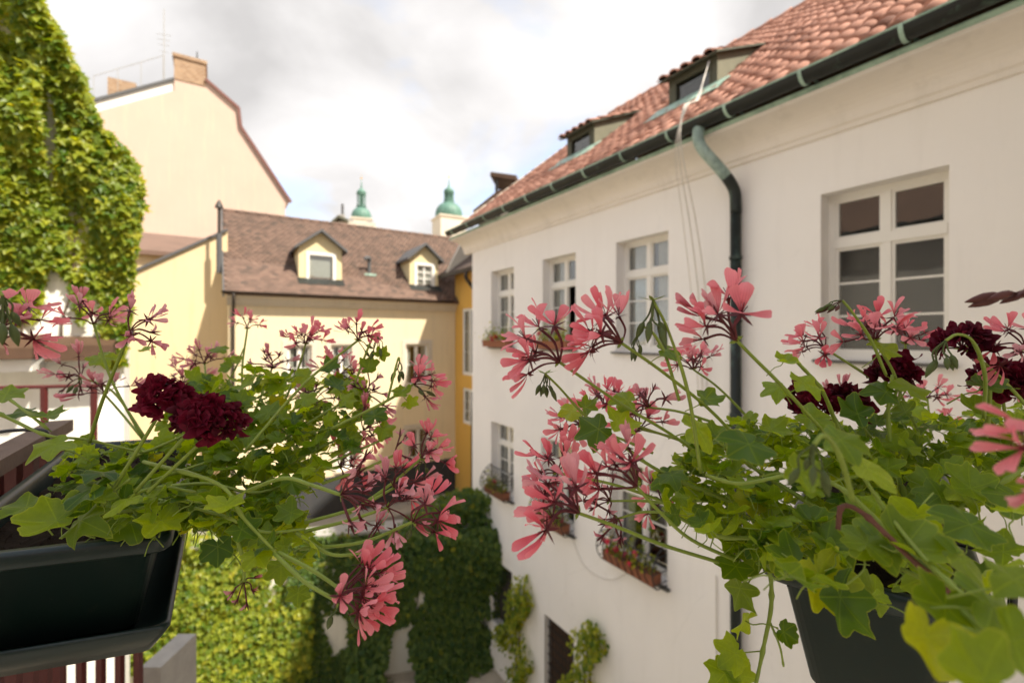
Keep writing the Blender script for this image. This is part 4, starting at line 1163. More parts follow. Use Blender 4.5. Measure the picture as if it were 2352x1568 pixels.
# ------------------------------------------------------------------ flower boxes in the window baskets
def mini_box(x0, x1, z0, y0, label, cols, seed, hang=0.0):
    o = thing('window_box', label, 'flower box', WF.w((x0 + x1) / 2, y0, z0), WF.a, 'flower boxes in the white house windows')
    w_ = (x1 - x0) / 2
    MB().prism([(-0.09, 0.0), (0.09, 0.0), (0.11, 0.16), (-0.11, 0.16)], -w_, w_, lambda p, q, t: (t, p, q)).build('trough', M_TERRA, o)
    r_ = np.random.default_rng(seed); n = 260
    B0 = np.stack([r_.uniform(-w_, w_, n), r_.normal(-0.04, 0.08, n), 0.16 + r_.gamma(2.0, 0.06, n)], 1)
    nn = np.array([0, -0.3, 1.0]) + r_.normal(0, 0.6, (n, 3)); tt = r_.normal(0, 1, (n, 3))
    B = basis(nn, tt); sz = r_.uniform(0.04, 0.075, n)
    V = B0[:, None, :] + sz[:, None, None] * np.einsum('nij,vj->nvi', B, LEAF5)
    F = np.array(LEAF5F)[None] + (np.arange(n) * len(LEAF5))[:, None, None]
    me = bpy.data.meshes.new('foliage'); me.from_pydata(V.reshape(-1, 3).tolist(), [], F.reshape(-1, 3).tolist()); me.materials.append(M_IVYL)
    kind(obj('foliage', me, o), 'stuff')
    for k in range(len(cols)):
        mb = MB(); c = Vector((r_.uniform(-w_, w_) * 0.95, r_.uniform(-0.20, -0.02), r_.uniform(0.14, 0.42) - hang))
        for q in range(16):
            d = Vector(r_.normal(size=3)).normalized(); s, u_ = frame_of(d); p = c + d * 0.035; e = 0.028
            mb.add([p - s * e, p + u_ * e + d * 0.01, p + s * e, p - u_ * e + d * 0.01], [(0, 1, 2, 3)])
        mb.tube([c, (c.x * 0.9, 0, 0.12)], 0.004, 4)
        mb.build('bloom', cols[k], o)
    return o
M_HOT = plain('bright_red_bloom', (0.62, 0.03, 0.06), 0.6); M_VIO = plain('violet_bloom', (0.45, 0.12, 0.45), 0.6); M_PK2 = plain('pink_bloom', (0.72, 0.10, 0.14), 0.6)
(a, b, c, d) = low[0]; mini_box(a + 0.08, b - 0.08, c + 0.02, -0.14, 'terracotta trough with green plants in the leftmost iron window basket', [M_HOT], 1)
(a, b, c, d) = low[1]; mini_box(a + 0.08, b - 0.08, c + 0.02, -0.14, 'terracotta trough with violet blooms in the middle iron window basket', [M_VIO, M_VIO, M_PK2], 2)
(a, b, c, d) = low[2]; mini_box(a + 0.08, b - 0.08, c + 0.02, -0.14, 'terracotta trough with red blooms in the rightmost iron window basket', [M_HOT, M_HOT, M_PK2, M_HOT, M_PK2, M_HOT, M_HOT], 3)
(a, b, c, d) = up[0]; mini_box(a - 0.05, b - 0.02, c + 0.0, -0.12, 'flower trough with trailing red blooms on the farthest upper window sill', [M_HOT, M_PK2, M_HOT, M_PK2, M_HOT], 4, 0.12)
(a, b, c, d) = up[1]; mini_box(a + 0.02, b - 0.02, c + 0.0, -0.10, 'green flower trough on the upper sill of the half open window', [M_PK2, M_HOT], 5)

# ------------------------------------------------------------------ balcony: railings, our own house behind
A = Vector((-0.486, 0.657)); e1 = Vector((0.950, 0.312)).normalized(); e2 = Vector((-0.53, 0.848)).normalized()
RZ = H - 0.279
def LP(a, b, z): return Vector((A.x + e1.x * a + e2.x * b, A.y + e1.y * a + e2.y * b, z))   # a: across (0 = right rim), b: along
hr = thing('balcony_railing', 'red metal balcony railing with weathered wooden handrail at the left edge', 'railing', LP(-0.36, 0.0, H - 1.2))
o0 = hr.location.copy()
MB().bar(LP(-0.335, -0.9, H - 0.255) - o0, LP(-0.335, 0.92, H - 0.255) - o0, 0.055, 0.032).build('handrail', M_WOOD, hr)
MB().bar(LP(-0.335, -0.9, H - 1.10) - o0, LP(-0.335, 0.92, H - 1.10) - o0, 0.03, 0.03).build('bottom_rail', M_RED, hr)
for k in range(17):
    b = -0.84 + k * 0.108
    MB().bar(LP(-0.335, b, H - 0.272) - o0, LP(-0.335, b, H - 1.09) - o0, 0.022, 0.022, up=(e1.x, e1.y, 0)).build('baluster', M_RED, hr)
fr_ = thing('far_railing', 'thin dark red railing with slim posts in front of the left white wall', 'railing', P(90, 1200, 2.7))
o0 = fr_.location.copy()
pa, pb = P(-120, 893, 2.6), P(236, 885, 2.8)
MB().tube([pa - o0, pb - o0], 0.011, 8).build('top_rail', M_RED, fr_)
for u in (-20, 95, 214):
    f_ = (u + 120) / 356; p = pa.lerp(pb, f_)
    MB().bar(p - o0, p - Vector((0, 0, 0.95)) - o0, 0.024, 0.024, up=(0, 1, 0)).build('post', M_RED, fr_)
lr = thing('lower_railing', 'row of dark red balusters below the left planter', 'railing', P(200, 1700, 2.3))
o0 = lr.location.copy()
pa, pb = P(-150, 1490, 2.05), P(338, 1478, 2.45)
dlr = pb - pa
MB().bar(pa - o0, pb - o0, 0.05, 0.04).build('top_rail', M_RED, lr)
nb = 10
for k in range(nb):
    p = pa + dlr * ((k + 0.5) / nb)
    MB().bar(p - Vector((0, 0, 0.02)) - o0, p - Vector((0, 0, 0.9)) - o0, 0.03, 0.03, up=(0, 1, 0)).build('baluster', M_RED, lr)
pc = P(378, 1478, 2.7)
pier = MB().box(pc.x - 0.10, pc.x + 0.015, pc.y - 0.05, pc.y + 0.25, 0, pc.z - 0.10)
tag(pier.build('stone_pier', M_STONE), 'grey stone pier beside the red balusters below the left planter', 'pier')
ta = thing('terrace_wall', 'white rendered terrace wall behind the lower red balusters', 'wall', (-3.0, 3.0, 0))
MB().box(-3.2, 0.95, 0.0, 0.25, 0, H - 2.6).build('masonry', M_WHITE2, ta)
# the house the balcony belongs to stands behind the viewer; an unseen side wing is added to shade the boxes
ow_ = thing('balcony_house', 'cream house behind the viewer that carries the balcony, with a wing added to shade its flower boxes', 'house', (0, -1.3, 0))
MB().box(-5.0, 1.9, -7.0, -2.2, 0, H + 1.2).build('wall', M_WHITE2, ow_)
MB().prism([(-7.3, H + 1.2), (-1.9, H + 1.2), (-4.6, H + 3.4)], -5.3, 1.9, lambda p, q, t: (t, p, q)).build('roof', M_TILE, ow_)
MB().box(1.9, 6.5, 0.0, 2.75, 0, H + 4.2).build('added_shade_wing', M_WHITE2, ow_)  # out of view, added to keep direct sun off the boxes
MB().prism([(1.6, H + 4.2), (6.8, H + 4.2), (4.2, H + 6.6)], -0.2, 2.8, lambda p, q, t: (p, t, q)).build('added_wing_roof', M_TILE, ow_)
kind(MB().box(-1.6, 1.6, -1.3, 0.10, H - 1.75, H - 1.6).build('balcony_floor', M_STONE), 'structure')
M_BROWN = plaster('plaster_brown', (0.30, 0.285, 0.265), amt=0.4)  # one even grey-brown tone over the whole neighbour wall
nh = thing('neighbour_house', 'neighbouring house with orange roof left of the picture, mirrored in the nearest window', 'house', (-9.5, 1.0, 0), R(-57.46))
MB().box(-5.0, 3.0, -6, 0.0, 0, H + 3.6).build('wall', M_BROWN, nh)
MB().tube([(-5.2, 0.45, H + 3.62), (3.2, 0.45, H + 3.62)], 0.09, 8).build('gutter', M_COPDARK, nh)
MB().prism([(-6.4, H + 3.6), (0.4, H + 3.6), (-3, H + 7.4)], -5.2, 3.2, lambda p, q, t: (t, p, q)).build('roof', M_TILE2, nh)

# ------------------------------------------------------------------ planters
def planter(name, label, pt, w, l, h, tray=True):
    """open tapered trough with rolled rim; pt(a, b, z): a across, b along, z down from the rim"""
    o = thing(name, label, 'planter', pt(-w / 2, l / 2, -h - 0.02))
    base = o.location.copy()
    def ring(da, db, z, rad, n=5):
        q = []
        for cx_, cy_, a0 in ((0 - da - rad, db + rad, -90), (0 - da - rad, l - db - rad, 0), (-w + da + rad, l - db - rad, 90), (-w + da + rad, db + rad, 180)):
            for i in range(n + 1):
                a = R(a0 + 90 * i / n)
                q.append(pt(cx_ + rad * math.cos(a), cy_ + rad * math.sin(a), z) - base)
        return q
    tp = 0.042
    secs = [(0.012, -0.022, .03), (0.012, -h * 0.5, .032), (tp, -h, .035)]
    body = MB()
    prof = [(tp + 0.012, -h), (tp, -h + 0.006), (0.016, -0.024), (0.0, -0.024), (-0.004, -0.020), (-0.004, -0.004), (0.0, 0.0), (0.012, 0.0), (0.016, -0.006), (0.020, -0.03), (tp + 0.004, -h + 0.01)]
    rings = [ring(d, d, z, 0.022) for d, z in prof]
    m_ = len(rings[0])
    vs = [p for r_ in rings for p in r_]
    fs = []
    for i in range(len(rings) - 1):
        for j in range(m_):
            fs.append((i * m_ + j, i * m_ + (j + 1) % m_, (i + 1) * m_ + (j + 1) % m_, (i + 1) * m_ + j))
    fs.append(tuple(range(m_)))
    body.add(vs, fs)
    body.build('trough', M_PLANTER, o, True)
    sr = ring(0.024, 0.024, -0.034, 0.03)
    sm = MB(); nn_ = 26
    vs, fs = [], []
    for i in range(nn_ + 1):
        for j in range(11):
            a_, b_ = -w + 0.022 + (w - 0.044) * j / 10, 0.022 + (l - 0.044) * i / nn_
            vs.append(pt(a_, b_, -0.036 + random.uniform(-0.006, 0.008)) - base)
    for i in range(nn_):
        for j in range(10):
            fs.append((i * 11 + j, i * 11 + j + 1, (i + 1) * 11 + j + 1, (i + 1) * 11 + j))
    sm.add(vs, fs)
    so_ = sm.build('soil', M_SOIL, o)
    cr = MB()
    for k in range(500):
        a_, b_ = random.uniform(-w + 0.03, -0.03), random.uniform(0.03, l - 0.03); s_ = random.uniform(0.002, 0.007)
        p = pt(a_, b_, -0.033 + random.uniform(0, 0.006)) - base
        q = [p + Vector((random.uniform(-s_, s_), random.uniform(-s_, s_), random.uniform(-s_, s_))) for _ in range(4)]
        cr.add(q, [(0, 1, 2), (0, 2, 3), (0, 3, 1), (1, 3, 2)])
    kind(cr.build('soil_crumbs', M_SOIL, so_), 'stuff')
    if tray:
        tr = MB()
        prof = [(tp - 0.004, -h - 0.002), (tp - 0.004, -h - 0.016), (tp - 0.024, -h - 0.016), (tp - 0.040, -h + 0.016), (tp - 0.046, -h + 0.018), (tp - 0.046, -h + 0.014), (tp - 0.030, -h - 0.020), (tp, -h - 0.022)]
        prof = [(tp + 0.004, -h - 0.002), (tp - 0.022, -h - 0.002), (tp - 0.036, -h + 0.022), (tp - 0.044, -h + 0.024), (tp - 0.045, -h + 0.018), (tp - 0.032, -h - 0.004), (tp - 0.022, -h - 0.020), (tp + 0.01, -h - 0.022)]
        rings = [ring(d, d, z, 0.014) for d, z in prof]
        vs = [p for r_ in rings for p in r_]; fs = []
        for i in range(len(rings) - 1):
            for j in range(m_):
                fs.append((i * m_ + j, i * m_ + (j + 1) % m_, (i + 1) * m_ + (j + 1) % m_, (i + 1) * m_ + j))
        fs.append(tuple(range((len(rings) - 1) * m_, len(rings) * m_)))
        tr.add(vs, fs).build('drip_tray', M_PLANTER, o, True)
    return o
def ptL(a, b, z): return LP(a, b, RZ + z)
pL = planter('flower_planter', 'dark green plastic planter with drip tray at the lower left', ptL, 0.27, 0.76, 0.150)
bL = pL.location.copy()
for b in (0.12, 0.60):
    MB().tube([p - bL for p in spline([LP(-0.395, b, H - 0.50), LP(-0.395, b, H - 0.235), LP(-0.37, b, H - 0.215), LP(-0.30, b, H - 0.215), LP(-0.283, b, H - 0.235), LP(-0.276, b, H - 0.34), LP(-0.255, b, H - 0.43)], 5)], 0.0045, 6).build('bracket', M_BLACK, pL, True)
B0 = Vector((1.041 * 0.455, 0.455)); f1 = Vector((-1.2, 1.0)).normalized(); f2 = Vector((-f1.y * -1, -f1.x * -1))
f2 = Vector((f1.y, -f1.x))                 # away to the right
def RPt(a, b, z): return Vector((B0.x - f1.x * a + f2.x * b, B0.y - f1.y * a + f2.y * b, RZ + z))   # a = 0 .. -w runs left
pR = planter('flower_planter', 'dark green plastic planter at the lower right under geranium leaves', RPt, 0.205, 0.70, 0.165, tray=False)
bR = pR.location.copy()
for b in (0.16,):
    for dz in (0.0, 0.009):
        MB().tube([p - bR for p in spline([RPt(-0.30, b + dz * 1.5, -0.03), RPt(-0.22, b + dz * 1.5, 0.010), RPt(-0.10, b + dz * 1.5, 0.012), RPt(0.02, b + dz * 1.5, 0.010), RPt(0.03, b + dz * 1.5, -0.10)], 5)], 0.0038, 6).build('bracket', M_BLACK, pR, True)
# ------------------------------------------------------------------ geraniums: shared shapes
def leaf_mesh(seed, m=None):
    r_ = random.Random(seed)
    seg, rings = 60, (0.0, 0.30, 0.62, 0.86, 0.965, 1.0)
    cup = r_.uniform(-0.25, 0.60); wav = r_.uniform(0.08, 0.22); ph = r_.uniform(0, 6.28); bend = r_.uniform(-0.45, 0.12)
    depth = r_.uniform(0.24, 0.36); sk = r_.uniform(-0.08, 0.08)
    lob = [1.0 + r_.uniform(-0.06, 0.06), 0.96 + r_.uniform(-0.07, 0.07), 0.96 + r_.uniform(-0.07, 0.07), 0.82 + r_.uniform(-0.06, 0.08), 0.82 + r_.uniform(-0.06, 0.08)]
    cen = [0, 58, -58, 116, -116]
    vs, uv, fs = [], [], []
    for k, f in enumerate(rings):
        for i in range(seg):
            th = -180 + 360 * (i + 0.5) / seg
            best = 0
            for c, l in zip(cen, lob):
                d = abs(th - c) / 29.0
                best = max(best, l * (1 - depth * min(d, 1.6) ** 1.08))
            if abs(th) > 145:
                best = min(best, 0.62 * (1 - (abs(th) - 145) / 35.0) + 0.20)
            tooth = 1 + 0.035 * math.cos(R(th) * 15 + ph) if f > 0.9 else 1
            rad = best * (f * tooth if f > 0.4 else f)
            if f < 0.9:
                rad = (0.55 * best + 0.45 * 0.72) * f if f < 0.5 else (0.8 * best + 0.2 * 0.72) * f
                rad = min(rad, best * 0.96)
            x, y = math.sin(R(th)) * rad, math.cos(R(th)) * rad
            d = min(abs(th - c) for c in cen) / 29.0
            z = cup * rad * rad + wav * rad * rad * math.sin(R(th) * 5 + ph) + bend * max(0, y) ** 2 + 0.05 * rad * (d - 0.5)
            vs.append((x * 0.5 + sk * y * y * 0.3, y * 0.5, z * 0.5)); uv.append((x + 1e-4, y))
    for k in range(len(rings) - 1):
        for i in range(seg):
            j = (i + 1) % seg
            if k == 0:
                continue
            fs.append((k * seg + i, k * seg + j, (k + 1) * seg + j, (k + 1) * seg + i))
    fs += [(0, seg + (i + 1) % seg, seg + i) for i in range(seg)]
    mb = MB(); mb.add(vs, [tuple(reversed(f)) for f in fs], uv)
    mb.mi = 1
    L_ = r_.uniform(0.40, 0.65)
    mb.tube(spline([(0, 0, 0.0), (0, -0.06, -0.16), (r_.uniform(-0.1, 0.1), -0.22, -0.5 * L_), (r_.uniform(-0.15, 0.15), -0.42, -L_)], 3), 0.015, 5)
    me = mb.mesh('leaf', [m or M_LEAF, M_STEM], True)
    at = me.attributes.new('edge', 'FLOAT', 'POINT')
    ev = np.zeros(len(me.vertices), np.float32)
    for k, f in enumerate(rings):
        ev[k * seg:(k + 1) * seg] = f
    at.data.foreach_set('value', ev)
    return me
LEAVES = [leaf_mesh(100 + i) for i in range(24)]
def petal(mb, base, d, side, Ln, Wd, curl, cup=0.15, twist=0.0, uvk=1.0):
    d = Vector(d).normalized(); side = (Vector(side) - d * Vector(side).dot(d)).normalized(); nr = side.cross(d).normalized()
    rows = ((0, .09), (.22, .22), (.45, .52), (.68, .88), (.86, 1.0), (.96, .78), (1.0, .36))
    vs, uv, fs = [], [], []
    for t, w_ in rows:
        for s in (-1, -0.5, 0, 0.5, 1):
            tt = t - (0.03 * abs(s) if t > 0.9 else 0)
            p = Vector(base) + d * (Ln * tt) + side * (s * w_ * Wd / 2) + nr * (curl * Ln * t * t - cup * Wd * w_ * s * s + twist * s * t * Wd)
            vs.append(p); uv.append((s * w_, t * uvk))
    for i in range(len(rows) - 1):
        for j in range(4):
            fs.append((i * 5 + j, i * 5 + j + 1, (i + 1) * 5 + j + 1, (i + 1) * 5 + j))
    mb.add(vs, fs, uv)
def floret_mesh(seed, pm, wilt=0.0):
    """single flower: stalk from the origin along +z, sepals, two upper and three lower petals"""
    r_ = random.Random(seed); mb = MB()
    Lp = r_.uniform(0.027, 0.041)
    mb.mi = 1
    bx, by = r_.uniform(-0.004, 0.004), r_.uniform(0.001, 0.006)
    mb.tube(spline([(0, 0, 0), (bx, by, Lp * 0.5), (0, 0, Lp)], 4), [0.0010] * 4 + [0.0012] * 4 + [0.0017], 6)
    for k in range(5):
        a = R(72 * k + 20)
        d = Vector((math.cos(a), math.sin(a), r_.uniform(-0.5, 0.1))).normalized()
        s = Vector((-math.sin(a), math.cos(a), 0)); c = Vector((0, 0, Lp))
        mb.add([c - s * 0.0016, c + s * 0.0016, c + d * 0.007 + s * 0.0012, c + d * 0.012, c + d * 0.007 - s * 0.0012], [(0, 1, 2, 3, 4)])
    mb.mi = 0
    for a, sp, wd in ((72, 60, 0.95), (108, 60, 0.95), (218, 62, 0.85), (270, 58, 0.9), (322, 62, 0.85)):
        a = R(a + r_.uniform(-9, 9)); e = R(sp + r_.uniform(-18, 14) - wilt * 40)
        d = Vector((math.cos(a) * math.sin(e), math.sin(a) * math.sin(e), math.cos(e)))
        side = Vector((-math.sin(a), math.cos(a), 0))
        Ln = r_.uniform(0.020, 0.0265); W_ = r_.uniform(0.0085, 0.0118) * wd * (1 - 0.45 * wilt)
        petal(mb, (0, 0, Lp + 0.001), d, side, Ln, W_, r_.uniform(-0.75, 0.15), r_.uniform(0.05, 0.32) + 0.25 * wilt, r_.uniform(-0.25, 0.25) * (1 + wilt))
    mb.mi = 1
    for k in range(3):
        mb.tube([(0, 0, Lp), (r_.uniform(-.003, .003), r_.uniform(-.003, .003), Lp + 0.009)], 0.0004, 3)
    return mb.mesh('floret', [pm, M_PEDI], True)
PINKF = [floret_mesh(200 + i, M_PINK) for i in range(10)]
FADEF = [floret_mesh(240 + i, M_FADED, 0.55) for i in range(6)]
def spent_mesh(seed):
    r_ = random.Random(seed); mb = MB(); Lp = r_.uniform(0.022, 0.036)
    mb.mi = 1; mb.tube(spline([(0, 0, 0), (r_.uniform(-.004, .004), .003, Lp * .5), (0, 0, Lp)], 3), [0.0010] * 3 + [0.0013] * 4, 5)
    for k in range(5):
        a = R(72 * k); d = Vector((math.cos(a) * 0.4, math.sin(a) * 0.4, 1)).normalized(); s = Vector((-math.sin(a), math.cos(a), 0)); c = Vector((0, 0, Lp))
        mb.add([c - s * 0.0016, c + s * 0.0016, c + d * 0.009 + s * 0.001, c + d * 0.014, c + d * 0.009 - s * 0.001], [(0, 1, 2, 3, 4)])
    mb.mi = 0
    for k in range(2):
        a = R(r_.uniform(0, 360)); petal(mb, (0, 0, Lp), (math.cos(a) * 0.5, math.sin(a) * 0.5, 0.8), (-math.sin(a), math.cos(a), 0), 0.012, 0.004, 0.5, 0.5, 0.8)
    return mb.mesh('floret', [M_FADED, M_PEDI], True)
SPENT = [spent_mesh(300 + i) for i in range(4)]
def double_mesh(seed):
    """ruffled double flower of the dark red plants"""
    r_ = random.Random(seed); mb = MB(); Lp = r_.uniform(0.020, 0.028)
    mb.mi = 1; mb.tube([(0, 0, 0), (0, 0, Lp)], [0.0010, 0.0016], 5); mb.mi = 0
    for ringn, e0, ln in ((6, 80, 0.020), (4, 48, 0.016), (3, 20, 0.011)):
        for k in range(ringn):
            a = R(360 * k / ringn + r_.uniform(-18, 18)); e = R(e0 + r_.uniform(-12, 12))
            d = Vector((math.cos(a) * math.sin(e), math.sin(a) * math.sin(e), math.cos(e)))
            petal(mb, (0, 0, Lp), d, (-math.sin(a), math.cos(a), 0), ln * r_.uniform(0.85, 1.15), 0.0190 * r_.uniform(0.8, 1.1), r_.uniform(-0.6, 0.35), r_.uniform(-0.25, 0.25), r_.uniform(-0.4, 0.4))
    return mb.mesh('floret', [M_DRED, M_PEDI], True)
DOUBLE = [double_mesh(400 + i) for i in range(6)]
def bud_mesh(seed, m):
    r_ = random.Random(seed); mb = MB(); L_ = r_.uniform(0.014, 0.026)
    p = spline([(0, 0, 0), (r_.uniform(-.004, .004), .003, L_ * .6), (0, 0, L_)], 3)
    mb.tube(p, 0.0009, 5)
    k = r_.uniform(0.8, 1.15)
    mb.tube([(0, 0, L_), (0, 0, L_ + .003 * k), (0, 0, L_ + .008 * k), (0, 0, L_ + .013 * k), (0, 0, L_ + .018 * k)], [0.0010, 0.0026, 0.0033, 0.0022, 0.0003], 8)
    return mb.mesh('bud', [m], True)
BUDS = [bud_mesh(500 + i, M_BUD) for i in range(4)]
BUDS2 = [bud_mesh(520 + i, plain('maroon_bud', (0.09, 0.03, 0.025), 0.6, var=0.4, scale=80)) for i in range(3)]

def look(axis, roll=(0, 0, 1), loc=(0, 0, 0), s=1.0):
    z = Vector(axis).normalized(); y = Vector(roll) - z * Vector(roll).dot(z)
    if y.length < 1e-3: y = Vector((0, -1, 0)) - z * Vector((0, -1, 0)).dot(z)
    y.normalize(); x = y.cross(z)
    return Matrix(((x.x * s, y.x * s, z.x * s, loc[0]), (x.y * s, y.y * s, z.y * s, loc[1]), (x.z * s, y.z * s, z.z * s, loc[2]), (0, 0, 0, 1)))
class Plant:
    def __init__(s, name, label, base):
        s.o = thing(name, label, 'geranium', base); s.b = Vector(base); s.n = 0
    def stem(s, pts, r0=0.0026, r1=0.0016, name='stem', m=None):
        q = [p - s.b for p in spline(pts, 7)]
        k = len(q)
        return MB().tube(q, [(r0 + (r1 - r0) * i / (k - 1)) * (1.45 if i % 9 == 4 else random.uniform(0.92, 1.08)) for i in range(k)], 7).build(name, m or M_STEM, s.o, True)
    def cluster(s, joint, heads, pts, n, kind_='pink', spread=75, size=1.0, r=0.0022, buds=0):
        """flower head: its stalk (pts end at joint) with the single flowers as sub-parts; heads = mean direction"""
        k = len(pts)
        st = MB(); q = [p - s.b for p in spline(list(pts) + [joint], 7)]
        st.tube(q, [r * 1.15 + (r * 0.9 - r * 1.15) * i / (len(q) - 1) for i in range(len(q))], 7)
        jb = joint - s.b
        hd = Vector(heads).normalized()
        for i in range(6):
            a, c = frame_of(hd); an = i * 1.05
            d = (a * math.cos(an) + c * math.sin(an) + hd * 0.2).normalized()
            st.add([jb - d * .001, jb + hd * .002 + d * .004, jb + d * 0.008, jb - hd * .001 + d * .004], [(0, 1, 2, 3)])
        o = st.build('flower_cluster', M_STEM, s.o, True)
        src = {'pink': PINKF, 'faded': FADEF, 'dark': DOUBLE, 'spent': SPENT}[kind_]
        a, c = frame_of(hd)
        ga = random.uniform(0, 6.28)
        for i in range(n):
            f = (i + 0.5) / n
            th = math.acos(1 - f * (1 - math.cos(R(spread)))); ph = ga + i * 2.39996
            th += random.uniform(-0.15, 0.15)
            d = hd * math.cos(th) + (a * math.cos(ph) + c * math.sin(ph)) * math.sin(th)
            m = src
            if kind_ == 'pink' and random.random() < 0.14: m = FADEF
            if kind_ == 'faded' and random.random() < 0.45: m = SPENT
            obj('floret', random.choice(m), o, mat=look(d, (random.uniform(-.3, .3), random.uniform(-.5, .1), 1), jb, size * random.uniform(0.82, 1.1) * (0.88 if kind_ == 'dark' else 1)))
        for i in range(buds):
            d = (Vector((random.uniform(-1, 1), random.uniform(-1, 1), -0.9)) + hd * 0.3).normalized()
            obj('bud', random.choice(BUDS), o, mat=look(d, (0, 1, 0.2), jb, size))
        return o
    def budhead(s, tip, pts, n=6, size=1.0, down=(0, 0, -1), src=None, star=False, r=0.0015):
        st = MB(); q = [p - s.b for p in spline(list(pts) + [tip], 7)]
        st.tube(q, [r * 1.3] * (len(q) // 2) + [r] * (len(q) - len(q) // 2), 6)
        jb = tip - s.b
        if star:
            for i in range(6):
                an = i * 1.05; d = Vector((math.cos(an), math.sin(an), 0.25)).normalized(); sd = Vector((-math.sin(an), math.cos(an), 0))
                st.add([jb - sd * .0015, jb + sd * .0015, jb + d * .009 + sd * .0022, jb + d * .017, jb + d * .009 - sd * .0022], [(0, 1, 2, 3, 4)])
        o = st.build('bud_cluster', M_STEM, s.o, True)
        for i in range(n):
            an = i * 6.28 / n + 0.3
            d = Vector(down) + Vector((math.cos(an), math.sin(an), 0)) * random.uniform(0.2, 0.55)
            obj('bud', random.choice(src or BUDS), o, mat=look(d, (0, 1, 0.2), jb, size * random.uniform(0.8, 1.15)))
    def leaf(s, p, size, nrm=None, tip=None, mesh=None):
        if nrm is None:
            nrm = Vector((random.gauss(0, .42), random.gauss(0.05, .42), random.uniform(0.6, 1.0))) if random.random() < 0.72 else Vector((random.gauss(0, .6), random.gauss(-0.6, .5), random.uniform(0.2, 0.9)))
        if tip is None:
            tip = Vector((random.gauss(0, 1), random.gauss(0, .8), random.uniform(-0.9, 0.5)))
        z = Vector(nrm).normalized(); y = Vector(tip) - z * Vector(tip).dot(z); y.normalize(); x = y.cross(z)
        q = p - s.b
        mt = Matrix(((x.x * size, y.x * size, z.x * size, q.x), (x.y * size, y.y * size, z.y * size, q.y), (x.z * size, y.z * size, z.z * size, q.z), (0, 0, 0, 1)))
        s.n += 1
        return obj('leaf', mesh or random.choice(LEAVES), s.o, mat=mt)

# ------------------------------------------------------------------ plants of the left planter
def soilL(a, b): return LP(a, b, RZ - 0.036)
pl = Plant('pink_geranium', 'pink ivy geranium spilling right out of the left planter', soilL(-0.10, 0.30))
pb = Plant('pink_geranium', 'pink ivy geranium at the far end of the left planter, against the yellow house', soilL(-0.12, 0.58))
pl0 = Plant('pink_geranium', 'sparse pink geranium reaching left over the red railing', soilL(-0.18, 0.14))
pd = Plant('dark_red_geranium', 'geranium with dark crimson double flower heads in the left planter', soilL(-0.14, 0.10))
dirn = lambda *a: Vector(a).normalized()
def via(base, tip, lift=0.05, k=0.5):
    m = base.lerp(tip, k); m.z += lift
    return m
